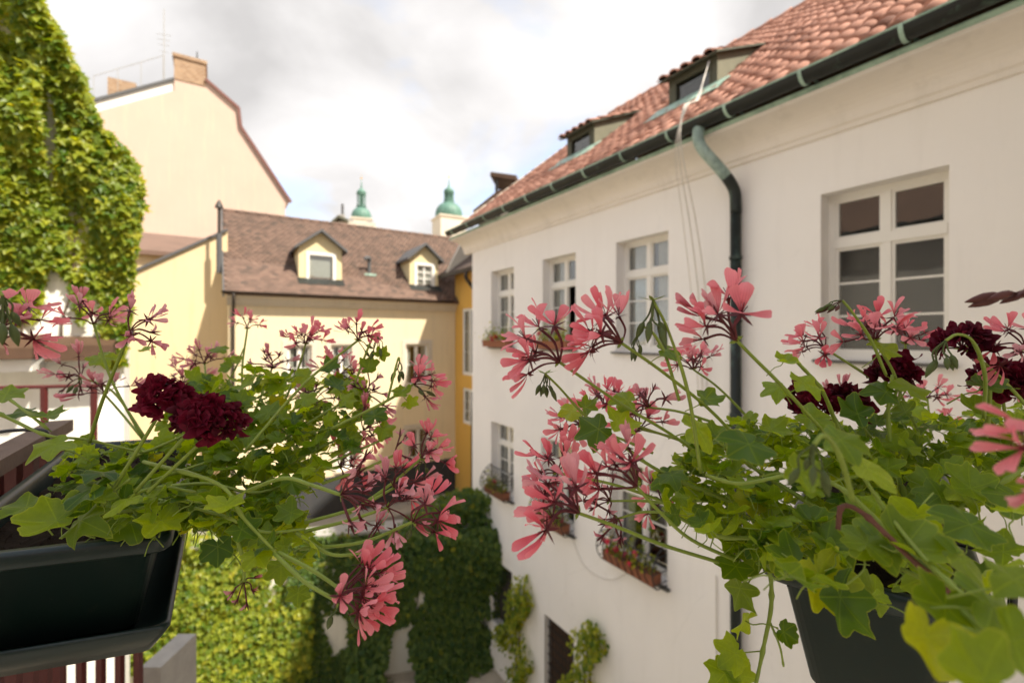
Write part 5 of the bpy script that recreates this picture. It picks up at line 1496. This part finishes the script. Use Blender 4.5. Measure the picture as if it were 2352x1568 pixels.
# (u, v, depth, n, kind, spread, size, head direction, plant, start)
LC = [
    # the tall head in front of the annex
    (298, 762, 0.60, 9, 'faded', 62, 1.05, (1.0, 0.1, 0.45), pl0, [(205, 1015, 0.66), (235, 920, 0.63)]),
    (215, 745, 0.86, 11, 'pink', 85, 1.1, (0.1, 0, 1), pl0, [(330, 1010, 0.86), (255, 870, 0.86)]),
    (4, 752, 0.50, 9, 'pink', 75, 1.0, (0.6, -0.1, 0.2), pl0, [(-60, 1010, 0.5), (-40, 860, 0.5)]),
    (185, 866, 0.95, 10, 'faded', 75, 1.2, (-1, 0, 0.1), pl0, [(330, 1000, 0.9), (260, 900, 0.95)]),
    (240, 905, 0.95, 9, 'faded', 95, 1.1, (0, 0, 1), pl0, [(330, 1010, 0.9), (280, 950, 0.95)]),
    (568, 755, 1.05, 8, 'pink', 80, 0.9, (0, 0, 1), pb, [(560, 950, 0.95), (556, 850, 1.0)]),
    (702, 790, 0.95, 14, 'pink', 85, 1.0, (0.1, 0, 1), pb, [(640, 950, 0.9), (680, 860, 0.93)]),
    (822, 782, 0.80, 10, 'pink', 75, 0.95, (0.2, 0, 1), pl, [(560, 1040, 0.7), (700, 880, 0.76)]),
    (625, 845, 0.98, 15, 'faded', 95, 1.15, (0, 0, 1), pb, [(560, 1000, 0.9), (600, 910, 0.95)]),
    (950, 882, 0.74, 13, 'pink', 80, 1.0, (0.9, 0, 0.5), pl, [(760, 985, 0.72), (880, 925, 0.73)]),
    (842, 905, 0.84, 16, 'faded', 100, 1.1, (0.2, 0, 0.5), pl, [(650, 1010, 0.76), (760, 940, 0.8)]),
    (780, 860, 0.95, 13, 'pink', 95, 1.1, (0.1, 0, 0.8), pb, [(650, 980, 0.9), (730, 900, 0.93)]),
    (968, 1052, 0.70, 14, 'pink', 78, 1.0, (0.7, 0, 0.7), pl, [(800, 1180, 0.68), (900, 1110, 0.69)]),
    (720, 925, 0.90, 13, 'faded', 100, 1.15, (0, 0, 1), pb, [(620, 1020, 0.85), (680, 970, 0.88)]),
    (835, 990, 0.82, 13, 'pink', 90, 1.05, (0.4, 0, 0.1), pl, [(640, 1080, 0.75), (750, 1020, 0.8)]),
    (690, 990, 0.95, 12, 'faded', 95, 1.1, (0, 0, 1), pb, [(600, 1060, 0.88), (650, 1030, 0.92)]),
    (780, 1070, 0.88, 12, 'pink', 95, 1.1, (0.4, 0, 0.1), pl, [(600, 1130, 0.76), (700, 1090, 0.82)]),
    (905, 1045, 0.74, 9, 'spent', 80, 1.1, (1, 0, 0.2), pl, [(740, 1110, 0.7), (840, 1075, 0.72)]),
    (905, 1120, 0.66, 13, 'pink', 85, 1.0, (0.8, 0, 0.6), pl, [(700, 1200, 0.64), (820, 1165, 0.65)]),
    (948, 1198, 0.58, 10, 'pink', 62, 1.22, (0.95, 0.1, 0.35), pl, [(690, 1260, 0.62), (830, 1245, 0.60)]),
    (783, 1136, 0.52, 10, 'spent', 72, 1.15, (0.9, 0.1, -0.1), pl, [(565, 1128, 0.60), (650, 1098, 0.55), (720, 1115, 0.53)]),
    (890, 1165, 0.62, 12, 'faded', 90, 1.05, (0.6, 0, 0.1), pl, [(700, 1220, 0.62), (800, 1195, 0.62)]),
    (838, 1268, 0.60, 11, 'faded', 75, 1.0, (0.8, 0.1, 0.35), pl, [(680, 1222, 0.60), (760, 1272, 0.60)]),
    (772, 1378, 0.50, 7, 'pink', 58, 1.12, (1.0, 0.05, 0.12), pl, [(630, 1270, 0.55), (700, 1335, 0.51)]),
    (795, 1362, 0.52, 6, 'pink', 55, 1.12, (1.0, 0.1, 0.35), pl, [(640, 1268, 0.55), (720, 1310, 0.53)]),
    (470, 835, 1.08, 12, 'faded', 95, 1.1, (0, 0, 1), pb, [(480, 980, 0.95), (475, 900, 1.0)]),
    (420, 880, 1.08, 10, 'faded', 95, 1.0, (0, 0, 1), pb, [(430, 1000, 0.95), (425, 930, 1.0)]),
    (385, 918, 0.60, 11, 'dark', 100, 1.0, (-0.15, -0.25, 1), pd, [(250, 1140, 0.60), (330, 1010, 0.60)]),
    (462, 962, 0.58, 12, 'dark', 100, 1.0, (0.1, -0.45, 0.9), pd, [(310, 1130, 0.58), (390, 1040, 0.58)]),
    (508, 975, 0.59, 8, 'dark', 95, 0.95, (0.55, -0.35, 0.75), pd, [(340, 1130, 0.58), (430, 1045, 0.585)]),
    (560, 1335, 0.60, 6, 'spent', 70, 0.8, (0, 0, -1), pl, [(545, 1240, 0.6), (560, 1290, 0.6)]),
]
for u, v, Y, n, kd, sp, sz, hd, plant, st in LC:
    plant.cluster(P(u, v, Y), hd, [P(*q) for q in st], n if kd == 'dark' or Y < 0.55 else max(5, int(n * (0.55 if 840 < u < 1010 else 0.72))), kd, sp, sz, buds=2 if random.random() < 0.4 else 0)
def fill(plants, poly, n, depth, size, seed, dark=0.0):
    """leaves over a body of foliage; depth(u, v) gives near and far limits in metres"""
    r_ = random.Random(seed); k = 0
    us = [p[0] for p in poly]; vs_ = [p[1] for p in poly]
    while k < n:
        u, v = r_.uniform(min(us), max(us)), r_.uniform(min(vs_), max(vs_))
        if not inpoly(np.array([u]), np.array([v]), poly)[0]:
            continue
        a, b = depth(u, v)
        Y = r_.uniform(a, b)
        plants(u, v, Y).leaf(P(u, v, Y), r_.uniform(*size) * r_.choice((0.5, 0.6, 0.66, 0.7, 0.76)))
        k += 1
polyL = [(130, 1090), (170, 1020), (330, 1010), (400, 930), (440, 850), (520, 830), (620, 850), (720, 860), (800, 840), (850, 880), (820, 960), (810, 1040), (740, 1090), (690, 1130), (680, 1220), (610, 1240), (520, 1225), (430, 1200), (330, 1190), (170, 1160)]
def depL(u, v):
    f = min(1, max(0, (1210 - v) / 380.0))
    return 0.60 + 0.22 * f, 0.72 + 0.36 * f
def whoL(u, v, Y):
    return pb if Y > 0.82 else (pd if u < 430 else pl)
fill(whoL, polyL, 560, depL, (0.050, 0.078), 5)
polyL2 = [(480, 1180), (690, 1190), (740, 1240), (690, 1300), (600, 1290), (520, 1260)]
fill(lambda u, v, Y: pl, polyL2, 22, lambda u, v: (0.58, 0.70), (0.045, 0.07), 6)
# single leaves one can pick out
for u, v, Y, s, nr, tp, pt in (
    (130, 1195, 0.56, 0.088, (0.15, -0.45, 0.9), (-0.9, -0.3, -0.2), pl0), (185, 1195, 0.57, 0.075, (-0.35, -0.55, 0.75), (1, -0.2, -0.3), pl0),
    (60, 1165, 0.58, 0.075, (0.1, -0.25, 1), (-1, -0.1, -0.1), pl0), (235, 1085, 0.60, 0.07, (0.1, 0.1, 1), (-0.6, -0.6, 0), pd), (300, 1200, 0.60, 0.075, (0.2, -0.3, 0.9), (0.6, -0.5, -0.3), pd),
    (215, 1120, 0.58, 0.09, (-0.1, -0.35, 0.9), (-1, -0.2, -0.1), pd), (370, 1195, 0.58, 0.075, (0.45, -0.35, 0.8), (0.7, -0.3, -0.4), pl), (290, 1150, 0.57, 0.06, (-0.3, -0.35, 0.9), (-0.4, -0.6, -0.1), pl),
    (520, 1160, 0.54, 0.062, (0.1, -0.35, 0.95), (0.3, -0.8, 0.2), pl), (555, 1215, 0.55, 0.055, (0.4, -0.5, 0.8), (1, -0.3, -0.2), pl), (590, 1275, 0.55, 0.055, (0.2, -0.4, 0.9), (0.7, -0.6, 0), pl), (610, 1255, 0.56, 0.05, (-0.2, -0.3, 0.9), (0.8, 0.3, 0), pl),
    (500, 1255, 0.60, 0.06, (0.2, -0.9, 0.2), (0.2, -0.2, -1), pl), (645, 1300, 0.58, 0.05, (0.2, -0.9, 0.1), (0.1, -0.1, -1), pl), (685, 1360, 0.62, 0.045, (0.3, -0.9, 0.1), (0, -0.2, -1), pl),
    (110, 955, 0.66, 0.062, (0.1, -0.2, 1), (0.7, -0.5, 0), pl0), (60, 945, 0.68, 0.055, (0.1, -0.3, 1), (-0.5, -0.6, 0), pl0), (130, 1020, 0.62, 0.075, (0.1, -0.35, 0.9), (-0.5, -0.7, -0.2), pl0), (15, 905, 0.6, 0.055, (0.3, -0.3, 0.9), (1, 0, 0.1), pl0),
    (230, 820, 0.95, 0.07, (0.2, -0.5, 0.8), (0.5, -0.4, 0.2), pl0), (340, 800, 1.05, 0.045, (0, -0.4, 0.8), (-0.6, 0, 0.4), pb), (500, 800, 1.05, 0.055, (0, -0.35, 0.9), (0.5, -0.3, 0.2), pb), (545, 830, 1.02, 0.055, (0.1, -0.4, 0.9), (-0.4, -0.4, 0.3), pb),
    (875, 815, 0.78, 0.038, (0.2, -0.9, 0.4), (0.5, 0, 0.8), pl), (845, 845, 0.78, 0.05, (0.1, -0.7, 0.6), (0.6, -0.2, 0.5), pl), (755, 845, 0.86, 0.06, (0, -0.6, 0.7), (0.8, -0.2, 0.1), pb), (925, 905, 0.73, 0.045, (0.1, -0.5, 0.8), (-0.8, 0, 0.3), pl), (940, 925, 0.73, 0.04, (0, -0.6, 0.7), (0.8, -0.3, -0.2), pl),
    (860, 955, 0.74, 0.06, (-0.1, -0.7, 0.6), (-0.3, 0.1, 0.8), pl), (700, 915, 0.8, 0.06, (0.1, -0.5, 0.8), (0.9, -0.2, 0.2), pl), (800, 1005, 0.76, 0.055, (0.1, -0.6, 0.7), (0.5, -0.2, -0.4), pl), (880, 985, 0.74, 0.05, (0.3, -0.6, 0.7), (0.8, -0.2, -0.5), pl)):
    pt.leaf(P(u, v, Y), s * 0.86, nr, tp)
for q, pt in (([(-30, 935, 0.62), (30, 965, 0.63), (110, 1000, 0.63), (200, 1010, 0.66), (330, 1040, 0.7)], pl0), ([(-30, 880, 0.66), (40, 930, 0.66), (110, 985, 0.64)], pl0),
              ([(230, 1080, 0.7), (400, 1010, 0.72), (560, 930, 0.8), (700, 850, 0.84)], pl), ([(300, 1120, 0.68), (480, 1060, 0.72), (650, 1010, 0.78), (850, 960, 0.78)], pl),
              ([(300, 1130, 0.66), (470, 1110, 0.66), (600, 1130, 0.68), (740, 1070, 0.72), (900, 1000, 0.74)], pl), ([(330, 1060, 0.62), (500, 1110, 0.56), (560, 1190, 0.55), (640, 1275, 0.55)], pl),
              ([(330, 1140, 0.64), (500, 1180, 0.60), (600, 1220, 0.6), (700, 1215, 0.6)], pl), ([(300, 1060, 0.85), (420, 960, 0.95), (520, 880, 1.0), (560, 800, 1.05)], pb),
              ([(320, 1050, 0.85), (500, 980, 0.9), (640, 930, 0.95), (760, 880, 0.95)], pb), ([(220, 1180, 0.62), (260, 1130, 0.6), (300, 1100, 0.6)], pd), ([(230, 1180, 0.62), (350, 1120, 0.6), (450, 1130, 0.6)], pd),
              ([(260, 1180, 0.62), (330, 1165, 0.6), (420, 1150, 0.6), (520, 1160, 0.58)], pl)):
    pt.stem([P(*x) for x in q], 0.0025, 0.0016)
pl.budhead(P(918, 830, 0.76), [P(890, 920, 0.74), P(905, 860, 0.75), P(915, 822, 0.76)], 4)
pl.budhead(P(868, 775, 0.79), [P(815, 880, 0.78), P(845, 800, 0.79), P(862, 765, 0.79)], 5)
pl0.budhead(P(6, 680, 0.42), [P(-50, 900, 0.44), P(-25, 720, 0.42), P(-8, 668, 0.42)], 6, 1.1)

# ------------------------------------------------------------------ plants of the right planter
def soilR(a, b): return RPt(a, b, -0.036)
pr = Plant('pink_geranium', 'pink ivy geranium leaning left out of the right planter before the white wall', soilR(-0.12, 0.08))
pq = Plant('pink_geranium', 'pink ivy geranium at the back of the right planter, under the nearest window', soilR(-0.08, 0.42))
pe = Plant('dark_red_geranium', 'geranium with dark wine red flower heads in the right planter', soilR(-0.12, 0.30))
RC = [
    (1285, 832, 0.50, 7, 'pink', 58, 1.22, (-1, 0.05, 0.62), pr, [(1700, 1120, 0.62), (1560, 1010, 0.58), (1430, 930, 0.54)]),
    (1428, 788, 0.49, 8, 'pink', 60, 1.22, (-1, 0.05, 0.45), pr, [(1740, 1060, 0.60), (1640, 950, 0.56), (1530, 860, 0.52)]),
    (1693, 783, 0.46, 7, 'pink', 52, 1.24, (-0.7, 0.05, 0.95), pr, [(1900, 1000, 0.54), (1800, 890, 0.50), (1740, 830, 0.48)]),
    (1592, 848, 0.78, 15, 'pink', 85, 1.0, (-0.15, 0, 1), pr, [(1720, 960, 0.75), (1650, 890, 0.77)]),
    (1388, 935, 0.74, 14, 'pink', 85, 1.05, (-0.2, 0, 1), pr, [(1560, 1010, 0.70), (1460, 975, 0.72)]),
    (1335, 975, 0.68, 13, 'pink', 80, 1.0, (-0.8, 0, 0.6), pr, [(1500, 1040, 0.66), (1420, 1005, 0.67)]),
    (1490, 935, 0.70, 15, 'faded', 85, 1.05, (-0.6, 0, 0.7), pr, [(1640, 970, 0.68), (1560, 945, 0.69)]),
    (1470, 985, 0.74, 14, 'pink', 90, 1.05, (-0.3, 0, 0.7), pr, [(1640, 1040, 0.68), (1550, 1005, 0.7)]),
    (1463, 1118, 0.47, 7, 'pink', 52, 1.20, (-0.85, 0.05, 0.75), pr, [(1700, 1290, 0.56), (1590, 1240, 0.52), (1520, 1180, 0.49)]),
    (1280, 1085, 0.60, 13, 'pink', 88, 0.95, (-0.5, 0, 0.75), pr, [(1560, 1165, 0.62), (1420, 1115, 0.60)]),
    (1330, 1178, 0.46, 8, 'pink', 66, 1.22, (-0.9, 0.05, 0.35), pr, [(1650, 1290, 0.55), (1520, 1250, 0.51), (1420, 1210, 0.48)]),
    (1400, 1150, 0.70, 12, 'faded', 90, 1.05, (-0.5, 0, 0.3), pr, [(1560, 1160, 0.66), (1480, 1150, 0.68)]),
    (1420, 1190, 0.68, 11, 'spent', 90, 1.1, (-0.5, 0, -0.3), pr, [(1560, 1180, 0.64), (1480, 1175, 0.66)]),
    (1520, 1150, 0.75, 11, 'pink', 95, 1.0, (-0.3, 0, 0.2), pr, [(1640, 1150, 0.66), (1580, 1150, 0.7)]),
    (1895, 800, 0.72, 10, 'pink', 70, 1.0, (-0.9, 0, 0.5), pq, [(2020, 880, 0.68), (1950, 835, 0.70)]),
    (2010, 782, 0.62, 13, 'pink', 80, 1.0, (-0.3, 0, 0.9), pq, [(2030, 960, 0.62), (2060, 880, 0.62)]),
    (2080, 790, 0.68, 9, 'pink', 80, 0.95, (0.2, 0, 0.8), pq, [(2060, 940, 0.66), (2075, 860, 0.67)]),
    (2356, 800, 0.55, 12, 'pink', 70, 1.0, (-0.9, 0, 0.3), pq, [(2480, 960, 0.6), (2420, 880, 0.58)]),
    (2130, 915, 0.95, 10, 'pink', 95, 1.0, (0, 0, 1), pq, [(2140, 1010, 0.9), (2135, 960, 0.93)]),
    (2290, 920, 0.85, 11, 'pink', 95, 1.0, (0, 0, 1), pq, [(2280, 1050, 0.8), (2285, 980, 0.83)]),
    (2200, 985, 0.9, 9, 'pink', 95, 1.0, (0, 0, 1), pq, [(2200, 1080, 0.85), (2200, 1030, 0.88)]),
    (1910, 945, 0.75, 9, 'faded', 85, 1.0, (0, 0, 1), pq, [(1990, 1060, 0.7), (1945, 1000, 0.72)]),
    (2500, 1040, 0.26, 5, 'pink', 45, 0.9, (-1, 0.0, 0.1), pq, [(2640, 1200, 0.32), (2540, 1090, 0.28)]),
    (2210, 800, 0.56, 8, 'dark', 90, 0.9, (-0.4, -0.1, 0.9), pe, [(2420, 1010, 0.60), (2330, 900, 0.57), (2250, 825, 0.56)]),
    (2050, 860, 0.68, 12, 'dark', 100, 1.0, (0, -0.2, 1), pe, [(2120, 1010, 0.66), (2080, 930, 0.67)]),
    (1865, 925, 0.66, 10, 'dark', 100, 0.95, (-0.2, -0.2, 1), pe, [(2000, 1060, 0.64), (1920, 980, 0.65)]),
    (1945, 930, 0.66, 10, 'dark', 100, 0.95, (0.2, -0.2, 0.9), pe, [(2040, 1060, 0.64), (1990, 990, 0.65)]),
    (2300, 885, 0.60, 12, 'dark', 100, 1.0, (0.1, -0.2, 0.9), pe, [(2330, 1040, 0.6), (2310, 960, 0.6)]),
]
for u, v, Y, n, kd, sp, sz, hd, plant, st in RC:
    plant.cluster(P(u, v, Y), hd, [P(*q) for q in st], n if kd == 'dark' or Y < 0.55 else max(5, int(n * (0.55 if 840 < u < 1010 else 0.72))), kd, sp, sz, r=0.0019)
polyR = [(1530, 1080), (1580, 1000), (1680, 965), (1770, 950), (1880, 990), (1980, 960), (2080, 910), (2180, 960), (2360, 930), (2380, 1150), (2200, 1180), (2050, 1230), (1900, 1260), (1790, 1270), (1660, 1240), (1580, 1200), (1500, 1150)]
def depR(u, v):
    f = min(1, max(0, (1250 - v) / 320.0))
    return 0.46 + 0.14 * f, 0.62 + 0.28 * f
def whoR(u, v, Y):
    return pr if u < 1800 else (pq if Y > 0.60 else pe)
fill(whoR, polyR, 640, depR, (0.046, 0.072), 15)
for u, v, Y, s, nr, tp, pt in (
    # the lone leaves on the long stalks
    (1530, 805, 0.55, 0.040, (0, -0.5, 0.8), (0.4, -0.4, 0.5), pr), (1440, 920, 0.56, 0.044, (0.1, -0.6, 0.7), (-0.6, -0.2, 0.4), pr), (1315, 945, 0.58, 0.04, (0, -0.5, 0.8), (-0.6, -0.3, 0.3), pr), (1345, 935, 0.58, 0.034, (0, -0.6, 0.7), (0.6, 0, 0.5), pr),
    (1375, 985, 0.54, 0.058, (0, -0.6, 0.7), (-0.6, -0.3, 0.1), pr), (1420, 970, 0.54, 0.055, (0.2, -0.55, 0.8), (0.7, -0.2, 0.3), pr), (1620, 915, 0.56, 0.045, (0, -0.5, 0.8), (0.3, -0.4, 0.5), pr), (1600, 985, 0.52, 0.055, (0.1, -0.6, 0.7), (0.8, -0.2, 0.1), pr),
    (1800, 830, 0.52, 0.034, (0, -0.4, 0.9), (0.5, -0.3, 0.4), pr), (1790, 890, 0.53, 0.042, (0, -0.5, 0.8), (-0.7, -0.2, 0.2), pr), (1845, 880, 0.53, 0.05, (0.1, -0.5, 0.8), (0.5, -0.4, 0.4), pr), (1770, 985, 0.55, 0.05, (0, -0.4, 0.9), (0.6, -0.5, 0.1), pr), (1860, 960, 0.55, 0.06, (0, -0.5, 0.8), (0.3, -0.6, 0.3), pr),
    (2030, 800, 0.60, 0.045, (0, -0.6, 0.7), (0.7, -0.1, 0.4), pq), (2085, 890, 0.60, 0.060, (0, -0.6, 0.7), (0.3, -0.2, 0.8), pq), (2035, 900, 0.60, 0.055, (0, -0.6, 0.7), (-0.5, -0.2, 0.5), pq), (1970, 950, 0.60, 0.06, (0, -0.6, 0.6), (-0.4, -0.2, 0.7), pq), (2260, 885, 0.56, 0.06, (0, -0.35, 0.9), (0.2, -0.5, 0.6), pe), (2245, 945, 0.57, 0.05, (0, -0.5, 0.8), (0.5, -0.2, 0.4), pe),
    # big near leaves, out of focus
    (1835, 1085, 0.36, 0.042, (0.1, -0.6, 0.7), (0.5, -0.5, 0.1), pr), (1930, 1010, 0.34, 0.045, (0, -0.5, 0.8), (0.5, -0.5, 0.3), pr), (1720, 1020, 0.38, 0.05, (0, -0.5, 0.8), (-0.5, -0.4, 0.2), pr), (1990, 1075, 0.36, 0.05, (0.1, -0.4, 0.9), (0.8, -0.3, 0.1), pr),
    (2080, 1250, 0.36, 0.062, (0.1, -0.4, 0.9), (0.8, -0.4, -0.1), pe), (2010, 1235, 0.38, 0.055, (-0.2, -0.5, 0.8), (-0.6, -0.4, 0), pe), (2200, 1280, 0.34, 0.05, (0.3, -0.5, 0.8), (0.6, -0.3, -0.2), pe), (2170, 1390, 0.30, 0.06, (0.1, -0.6, 0.6), (-0.5, -0.3, -0.6), pe), (2280, 1390, 0.28, 0.055, (0.2, -0.5, 0.8), (0.8, -0.2, -0.2), pe),
    (2130, 1460, 0.26, 0.045, (0, -0.75, 0.5), (-0.4, -0.2, -0.8), pe), (2330, 1470, 0.24, 0.045, (0.1, -0.6, 0.7), (0.3, -0.2, -0.6), pe), (2260, 1560, 0.22, 0.05, (0, -0.6, 0.7), (-0.5, -0.2, 0.4), pe), (2330, 1330, 0.26, 0.05, (0.1, -0.3, 0.9), (0.6, -0.5, 0.1), pe),
    (1880, 1320, 0.42, 0.075, (0.2, -0.8, 0.4), (0.3, -0.4, -0.7), pr), (1930, 1370, 0.41, 0.072, (0.35, -0.8, 0.4), (0.4, -0.2, -0.8), pr), (1830, 1295, 0.44, 0.066, (-0.1, -0.5, 0.8), (-0.7, -0.4, -0.1), pr), (1900, 1245, 0.46, 0.06, (0.1, -0.5, 0.8), (0.2, -0.5, 0.3), pr), (1790, 1250, 0.48, 0.055, (-0.1, -0.5, 0.8), (-0.4, -0.5, -0.2), pr),
    (2200, 1130, 0.52, 0.055, (0.2, -0.4, 0.9), (0.6, -0.4, 0.2), pe), (2230, 1120, 0.50, 0.06, (-0.1, -0.6, 0.7), (-0.3, -0.2, 0.7), pe), (2330, 1140, 0.48, 0.06, (0, -0.4, 0.9), (-0.4, -0.5, 0.2), pe)):
    pt.leaf(P(u, v, Y), s, nr, tp)
polyR2 = [(1770, 1230), (2330, 1150), (2340, 1330), (2240, 1420), (2100, 1400), (1960, 1400), (1850, 1370), (1790, 1330)]
fill(lambda u, v, Y: pr if u < 2000 else pe, polyR2, 34, lambda u, v: (0.36, 0.47), (0.05, 0.075), 25)
polyL3 = [(140, 1150), (420, 1120), (560, 1180), (600, 1270), (520, 1260), (430, 1215), (300, 1225), (180, 1215)]
fill(lambda u, v, Y: pd if u < 300 else pl, polyL3, 40, lambda u, v: (0.57, 0.66), (0.055, 0.085), 26)
# trailing strands down the left side of the right planter
tr_pts = [(1700, 1230, 0.56), (1760, 1290, 0.55), (1772, 1380, 0.54), (1755, 1480, 0.53), (1730, 1600, 0.52)]
pr.stem([P(*q) for q in tr_pts], 0.0030, 0.0018)
pr.stem([P(*q) for q in ((1765, 1420, 0.54), (1790, 1480, 0.535), (1800, 1530, 0.53))], 0.0014, 0.001)
for u, v, Y, s, nr, tp in ((1690, 1300, 0.55, 0.05, (-0.2, -0.45, 0.8), (-0.6, -0.2, -0.6)), (1700, 1350, 0.55, 0.055, (-0.9, -0.3, 0.2), (0.1, 0.2, -1)), (1712, 1425, 0.54, 0.05, (-0.4, 0.6, 0.3), (-0.3, -0.2, -1)),
                           (1690, 1500, 0.53, 0.05, (-0.8, -0.5, 0.5), (-0.5, 0.3, -1)), (1665, 1545, 0.53, 0.05, (0.3, -0.6, 0.7), (-0.8, -0.1, -0.6)), (1700, 1550, 0.53, 0.05, (0.1, -0.9, 0.2), (0.3, -0.1, -1)), (1800, 1450, 0.53, 0.035, (0.1, -0.8, 0.4), (0.6, -0.2, -0.3)),
                           (1740, 1270, 0.56, 0.055, (-0.3, -0.6, 0.7), (-0.4, -0.3, -0.5)), (1690, 1250, 0.58, 0.05, (-0.2, -0.5, 0.8), (-0.6, -0.3, -0.4))):
    pr.leaf(P(u, v, Y), s, nr, tp)
for q, pt, r0 in (([(1960, 1230, 0.52), (1850, 1150, 0.56), (1740, 1080, 0.6), (1640, 1010, 0.6)], pr, .0034), ([(1930, 1240, 0.52), (1760, 1180, 0.56), (1600, 1120, 0.58), (1480, 1060, 0.58), (1360, 960, 0.58)], pr, .0032), ([(1920, 1240, 0.52), (1800, 1230, 0.52), (1650, 1230, 0.53), (1520, 1165, 0.56)], pr, .003),
                  ([(2000, 1220, 0.54), (1970, 1100, 0.58), (1930, 1000, 0.6), (1890, 900, 0.58), (1830, 830, 0.54)], pr, .0032), ([(2100, 1200, 0.58), (2060, 1080, 0.6), (2040, 960, 0.61), (2050, 860, 0.61)], pq, .003), ([(2200, 1180, 0.62), (2250, 1060, 0.6), (2270, 960, 0.57), (2275, 880, 0.56)], pe, .003),
                  ([(2150, 1330, 0.34), (2060, 1240, 0.38), (1930, 1120, 0.42), (1830, 1090, 0.44), (1700, 1110, 0.46), (1620, 1090, 0.48)], pr, .0024), ([(2250, 1400, 0.30), (2130, 1290, 0.34), (2040, 1180, 0.38), (1960, 1060, 0.4)], pe, .0022), ([(2352, 1540, 0.24), (2230, 1420, 0.29), (2120, 1330, 0.34), (2030, 1290, 0.40)], pe, .0024),
                  ([(2130, 1200, 0.56), (2230, 1150, 0.54), (2330, 1090, 0.52), (2420, 1030, 0.52)], pe, .0028)):
    pt.stem([P(*x) for x in q], r0, r0 * 0.65)
# stem with rusty tip in front
pe.stem([P(2200, 1380, 0.33), P(2080, 1270, 0.35), P(1985, 1180, 0.37), P(1935, 1163, 0.375), P(1925, 1215, 0.375)], 0.0023, 0.0019, m=M_RUST)
pr.budhead(P(1500, 690, 0.46), [P(1610, 1085, 0.50), P(1580, 900, 0.48), P(1535, 760, 0.465)], 5, 1.35, star=True, src=BUDS)
pr.budhead(P(1252, 858, 0.56), [P(1440, 1030, 0.58), P(1350, 960, 0.57), P(1285, 890, 0.56)], 6, 0.85, star=True)
pr.budhead(P(1462, 772, 0.55), [P(1560, 920, 0.55), P(1530, 820, 0.55), P(1500, 765, 0.55), P(1475, 752, 0.55)], 5, 0.7)
pe.budhead(P(1935, 690, 0.56), [P(2035, 860, 0.58), P(2000, 780, 0.57), P(1960, 720, 0.56)], 6, 0.8, down=(-0.7, 0, -0.4), src=BUDS2 + BUDS)
pe.budhead(P(2172, 782, 0.50), [P(2260, 960, 0.55), P(2262, 860, 0.52), P(2235, 785, 0.50), P(2200, 768, 0.50)], 5, 1.0)
pe.budhead(P(2400, 650, 0.40), [P(2520, 900, 0.44), P(2460, 740, 0.42)], 6, 1.2, down=(-1, 0, -0.35), src=BUDS2)
pr.budhead(P(1870, 1020, 0.30), [P(1960, 1150, 0.34), P(1930, 1050, 0.32), P(1895, 1000, 0.305)], 5, 0.8)
